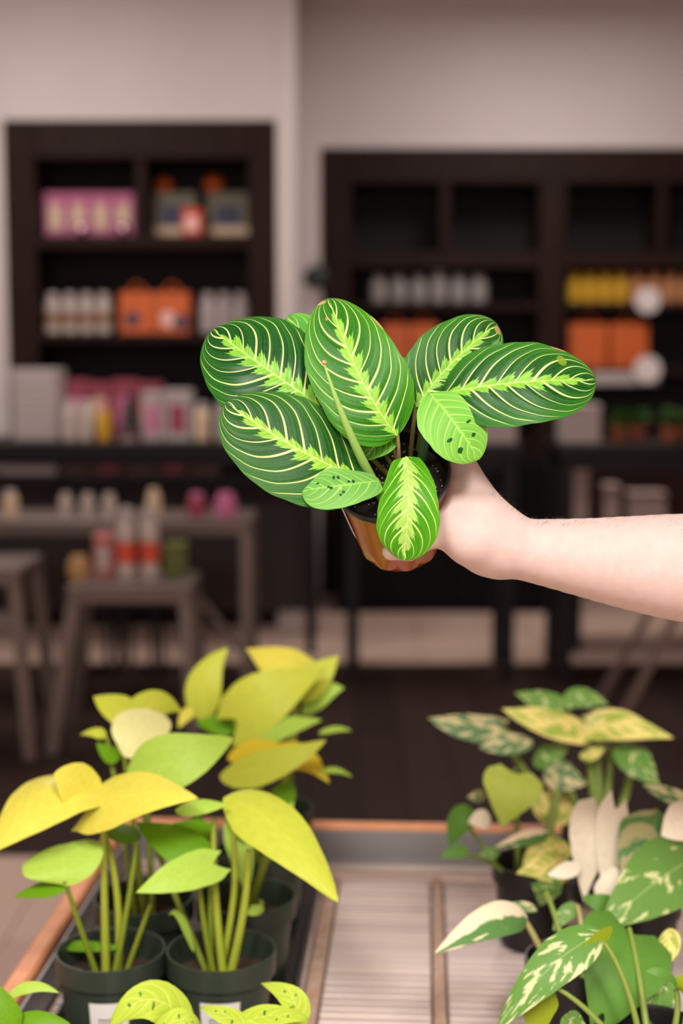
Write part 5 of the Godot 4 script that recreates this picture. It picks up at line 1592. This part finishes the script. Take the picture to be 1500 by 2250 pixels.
func build_tables() -> void:
	var black := mat("table_black", rgb(20, 18, 18), 0.45, 0.0, 0.35)
	var blackleg := mat("table_leg_black", rgb(22, 20, 21), 0.5, 0.0, 0.35)
	var grey := mat("stand_grey_metal", rgb(112, 98, 92), 0.42, 0.4)
	var white := mat("glazed_white", rgb(190, 176, 167), 0.4)
	var paper := mat("paper_white", rgb(180, 168, 166), 0.7)
	var pink := mat("box_pink", rgb(196, 108, 146), 0.55)
	var rose := mat("cloth_rose", rgb(150, 66, 82), 0.8)
	var brown := mat("box_brown", rgb(92, 64, 54), 0.7)
	var red := mat("coral_red", rgb(206, 76, 48), 0.5)
	var creamy := mat("box_cream", rgb(216, 190, 158), 0.6)
	var yellow := mat("mustard_yellow", rgb(206, 158, 32), 0.5)
	# left: tall black table before the bookcase
	var dl := 7.0
	var ht := fy(972, dl)
	var hs := fy(1046, dl)
	table("display_table", "long black display table before the left bookcase", fx(-160, dl), fx(700, dl), ht, dl, dl + 0.62, 0.055, 0.05, black, blackleg, hs)
	var lt := get_node("display_table")
	part(lt, "back_panel", MB.new().box(Vector3(-0.9, fy(1345, dl + 0.55), -0.29), Vector3(0.9, hs - 0.032, -0.272), 0.003).mesh(), mat("panel_dark", rgb(40, 28, 26), 0.6))
	var d := dl + 0.10
	carton("paper_stack", "tall white ribbed box at the left end of the black table", "box", 22, 120, 812, ht, d + 0.05, 0.24, paper)
	var lines := mat("rib_grey", rgb(186, 172, 170), 0.7)
	var ps := get_node("paper_stack")
	for k in 9:
		var w := (fx(120, d) - fx(22, d)) / 2
		var hh := (fy(812, d) - ht) * 0.86
		part(ps, "rib", MB.new().box(Vector3(-w * 0.96, hh * (0.08 + 0.1 * k), 0.1205), Vector3(w * 0.96, hh * (0.10 + 0.1 * k), 0.124), 0.0005).mesh(), lines)
	var wh := ["first", "second", "third", "fourth"]
	for i in 4:
		carton("rose_box", "dusky rose box at the back of the black table, %s from the white ribbed box" % wh[i], "box", 136 + i * 54, 186 + i * 54, 836 + (i % 2) * 6, ht, d + 0.30, 0.16, rose, "rose boxes on the black table", pink if i % 2 == 0 else creamy)
	for i in 2:
		jar("white_cup", "small white lidded pot before the rose boxes, %s one" % ["left", "right"][i], "pot", 146 + i * 36, 17, 880, ht, d, white, white, "white lidded pots")
	jar("yellow_jar", "yellow jar between the white pots and the little dark tree", "jar", 222, 15, 886, ht, d, yellow, pink)
	# little dark green cone tree
	var ct := thing("cone_tree", "little dark green cone-shaped tree on the black table", "ornament", Vector3(fx(277, d), ht + 0.001, -d - 0.07))
	var dg := mat("tree_dark_green", rgb(40, 52, 46), 0.8)
	part(ct, "stand", MB.new().lathe([Vector2(0, 0), Vector2(0.05, 0), Vector2(0.05, 0.012), Vector2(0.012, 0.016), Vector2(0.012, 0.05)], 16).mesh(), paper)
	for k in 4:
		var r := 0.062 - 0.012 * k
		var y := 0.045 + 0.045 * k
		part(ct, "tier", MB.new().lathe([Vector2(0.0, y), Vector2(r, y), Vector2(r * 0.96, y + 0.008), Vector2(0.004, y + 0.062)], 20, Transform3D.IDENTITY, 9, 0.1).mesh(), dg)
	carton("white_pink_box", "white and pink box right of the little dark tree", "box", 310, 354, 862, ht, d, 0.14, paper, "white and pink boxes", pink)
	carton("white_pink_box", "white and pink box beside the lower striped leaf", "box", 358, 416, 858, ht, d, 0.14, paper, "white and pink boxes", rose)
	jar("beige_jar", "beige jar half hidden behind the striped leaves", "jar", 440, 18, 886, ht, d, creamy, paper)
	jar("white_canister", "white canister just left of the lower striped leaf", "canister", 488, 20, 882, ht, d, paper, paper)
	# on its lower shelf
	d = dl + 0.09
	carton("folded_cloth", "pale folded cloth on the shelf under the black table", "cloth", -10, 116, 1008, hs, d, 0.3, paper)
	for i in 5:
		carton("brown_box", "low brown box on the shelf under the black table, %s from the pale cloth" % ["first", "second", "third", "fourth", "fifth"][i], "box", 126 + i * 72, 192 + i * 72, 1006 + (i % 2) * 8, hs, d, 0.24, brown, "brown boxes under the black table", rose if i % 2 else null)
	# middle metal stand with goods
	var dm := 5.95
	var hm := fy(1142, dm)
	trestle("grey metal stand carrying small cups, before the black table", fx(-150, dm), fx(548, dm), hm, dm, dm + 0.42, -0.0, 0.0, 0.045, grey, true)
	for q in [[133, "left"], [182, "middle"], [230, "right"]]:
		jar("small_cup", "small white cup on the metal stand, %s of the three" % q[1], "cup", q[0], 15, 1086, hm, dm + 0.06, white, white, "small white cups on the metal stand")
	jar("small_cup", "small pale cup at the left edge of the picture, on the metal stand", "cup", 8, 18, 1080, hm, dm + 0.06, creamy, paper, "")
	jar("pink_pot", "pink pot on the metal stand, left one", "pot", 425, 20, 1086, hm, dm + 0.06, rose, pink, "pink pots on the metal stand")
	jar("pink_pot", "pink pot on the metal stand, right one", "pot", 490, 24, 1086, hm, dm + 0.06, pink, pink, "pink pots on the metal stand")
	jar("slim_vase", "slim pale vase on the metal stand between the cups and the pink pots", "vase", 330, 16, 1076, hm, dm + 0.06, creamy, creamy, "")
	# low metal stand in front
	var d2 := 5.28
	var h2 := fy(1288, d2)
	trestle("low grey metal stand with splayed legs, in front of the other tables", fx(132, d2), fx(412, d2), h2, d2, d2 + 0.36, 0.085, 0.035, 0.046, grey)
	for q in [[266, "left"], [318, "right"]]:
		jar("striped_bottle", "white bottle with a red label on the low metal stand, %s one" % q[1], "bottle", q[0], 21, 1118, h2, d2 + 0.16, white, paper, "bottles with red labels", red)
	jar("tan_pot", "squat tan pot on the low metal stand", "pot", 158, 26, 1226, h2, d2 + 0.14, mat("pot_tan", rgb(178, 138, 92), 0.7), mat("pot_tan", rgb(178, 138, 92), 0.7))
	carton("coral_box", "coral and white box at the left of the low metal stand", "box", 196, 236, 1176, h2, d2 + 0.2, 0.1, mat("coral_box", rgb(176, 104, 98), 0.6), "", paper)
	carton("green_box", "dark green box at the right of the low metal stand", "box", 352, 400, 1196, h2, d2 + 0.2, 0.1, mat("green_box", rgb(86, 92, 30), 0.6))
	# slim black stands behind the low one
	for q in [[148, 226, "left"], [252, 330, "right"]]:
		trestle("slim black metal stand behind the low grey stand, %s one" % q[2], fx(q[0], 6.52), fx(q[1], 6.52), 0.36, 6.52, 6.78, 0.01, 0.01, 0.022, blackleg)
	# further legs at the far left
	var d3 := 5.2
	trestle("grey metal stand cut by the left edge of the picture", fx(-290, d3), fx(30, d3), fy(1250, d3), d3, d3 + 0.4, 0.05, 0.05, 0.045, grey)
	# right: two tall black tables
	var dr := 6.42
	ht = fy(976, dr)
	table("display_table", "tall black display table behind the hand", fx(752, dr), fx(1150, dr), ht, dr, dr + 0.5, 0.06, 0.055, black, blackleg, -1.0)
	table("display_table", "tall black display table at the right edge, carrying green plants", fx(1232, dr), fx(1640, dr), ht, dr, dr + 0.5, 0.06, 0.055, black, blackleg, -1.0)
	d = dr + 0.06
	carton("white_box", "white box on the black table under the long striped leaf, left one", "box", 1060, 1138, 902, ht, d, 0.16, paper, "white boxes on the right tables")
	carton("white_box", "white box on the black table, next to the green plants", "box", 1240, 1324, 890, ht, d, 0.18, paper, "white boxes on the right tables")
	var leafg := mat("small_leaf_green", rgb(58, 96, 30), 0.5)
	var clay := mat("clay", rgb(150, 84, 56), 0.8)
	rng.seed = 41
	for i in 4:
		var x := 1372.0 + i * 58.0
		var pt := thing("small_plant", "small green plant in a clay pot on the right black table, %s from the left" % wh[i], "potted plant", Vector3(fx(x, d), ht + 0.001, -d - 0.10 - 0.12 * (i % 2)), "small plants on the right black table")
		part(pt, "pot", MB.new().lathe([Vector2(0, 0), Vector2(0.03, 0), Vector2(0.042, 0.055), Vector2(0.046, 0.056), Vector2(0.047, 0.07), Vector2(0.042, 0.07), Vector2(0.04, 0.06), Vector2(0, 0.06)], 18).mesh(), clay)
		for k in 26:
			var a := rng.randf() * TAU
			var el := rng.randf_range(0.25, 1.3)
			var dir := Vector3(cos(a) * cos(el), sin(el), sin(a) * cos(el))
			var c := Vector3(0, 0.062, 0) + dir * 0.02
			var tip := c + dir * rng.randf_range(0.06, 0.10)
			var sd := dir.cross(Vector3.UP).normalized() * 0.019
			var md := (c + tip) * 0.5 + Vector3(0, 0.012, 0)
			var mb := MB.new()
			var nn := sd.cross(dir)
			mb.flat(c, md + sd, md, nn)
			mb.flat(c, md, md - sd, nn)
			mb.flat(tip, md, md + sd, nn)
			mb.flat(tip, md - sd, md, nn)
			part(pt, "leaf", mb.mesh(), leafg)
	# under the right table
	var bk := thing("black_cabinet", "low black two-door cabinet standing before the right bookcase", "cabinet", Vector3(fx(1000, 8.2), 0, -8.35))
	var cw := (fx(1262, 8.2) - fx(738, 8.2)) / 2
	var chh := fy(1012, 8.2)
	var bm := mat("cabinet_black", rgb(9, 9, 10), 0.7, 0.0, 0.25)
	part(bk, "body", MB.new().box(Vector3(-cw, 0.0, -0.16), Vector3(cw, chh, 0.13), 0.004).mesh(), bm)
	for s in [-1, 1]:
		var dd := part(bk, "door", MB.new().box(Vector3(-cw + 0.01 if s < 0 else 0.004, 0.05, 0.131), Vector3(-0.004 if s < 0 else cw - 0.01, chh - 0.03, 0.15), 0.003).mesh(), bm)
		part(dd, "knob", MB.new().lathe([Vector2(0.006, 0), Vector2(0.006, 0.01), Vector2(0.014, 0.014), Vector2(0.012, 0.022), Vector2(0, 0.024)], 12, Transform3D(Basis(Vector3.RIGHT, PI / 2), Vector3(s * 0.05, chh * 0.6, 0.15))).mesh(), grey)
	# pale goods on a low stand under the right table
	var d5 := 7.06
	var h5 := fy(1160, d5)
	var lowt := table("low_table", "low dark table under the right black table", fx(1262, d5), fx(1660, d5), h5, d5, d5 + 0.4, 0.04, 0.045, black, blackleg)
	lowt.set_meta("label", "low dark table behind the right black table, partly hidden by the arm")
	carton("pale_box", "tall narrow pale box above the forearm, left one", "box", 1266, 1300, 1030, h5, d5 + 0.06, 0.12, mat("pale_card", rgb(176, 150, 142), 0.7), "pale boxes above the forearm")
	carton("pale_box", "narrow pale box above the forearm, middle one", "box", 1338, 1370, 1066, h5, d5 + 0.06, 0.12, mat("pale_card", rgb(176, 150, 142), 0.7), "pale boxes above the forearm")
	carton("pale_box", "wide pale box above the forearm at the right", "box", 1392, 1474, 1082, h5, d5 + 0.06, 0.12, mat("pale_card", rgb(176, 150, 142), 0.7), "pale boxes above the forearm")
	# splayed stand at the right edge
	var d6 := 5.3
	trestle("brownish metal stand at the right edge, one splayed leg in view", fx(1512, d6), fx(1800, d6), 0.62, d6, d6 + 0.36, 0.30, 0.30, 0.028, mat("stand_brown_metal", rgb(112, 92, 84), 0.5, 0.3))

func _ready() -> void:
	setup()
	build_room()
	build_tables()
	build_goods()
	build_bench()
	pot_axes()
	build_held()
	build_person()
	build_lime()
	build_variegated()
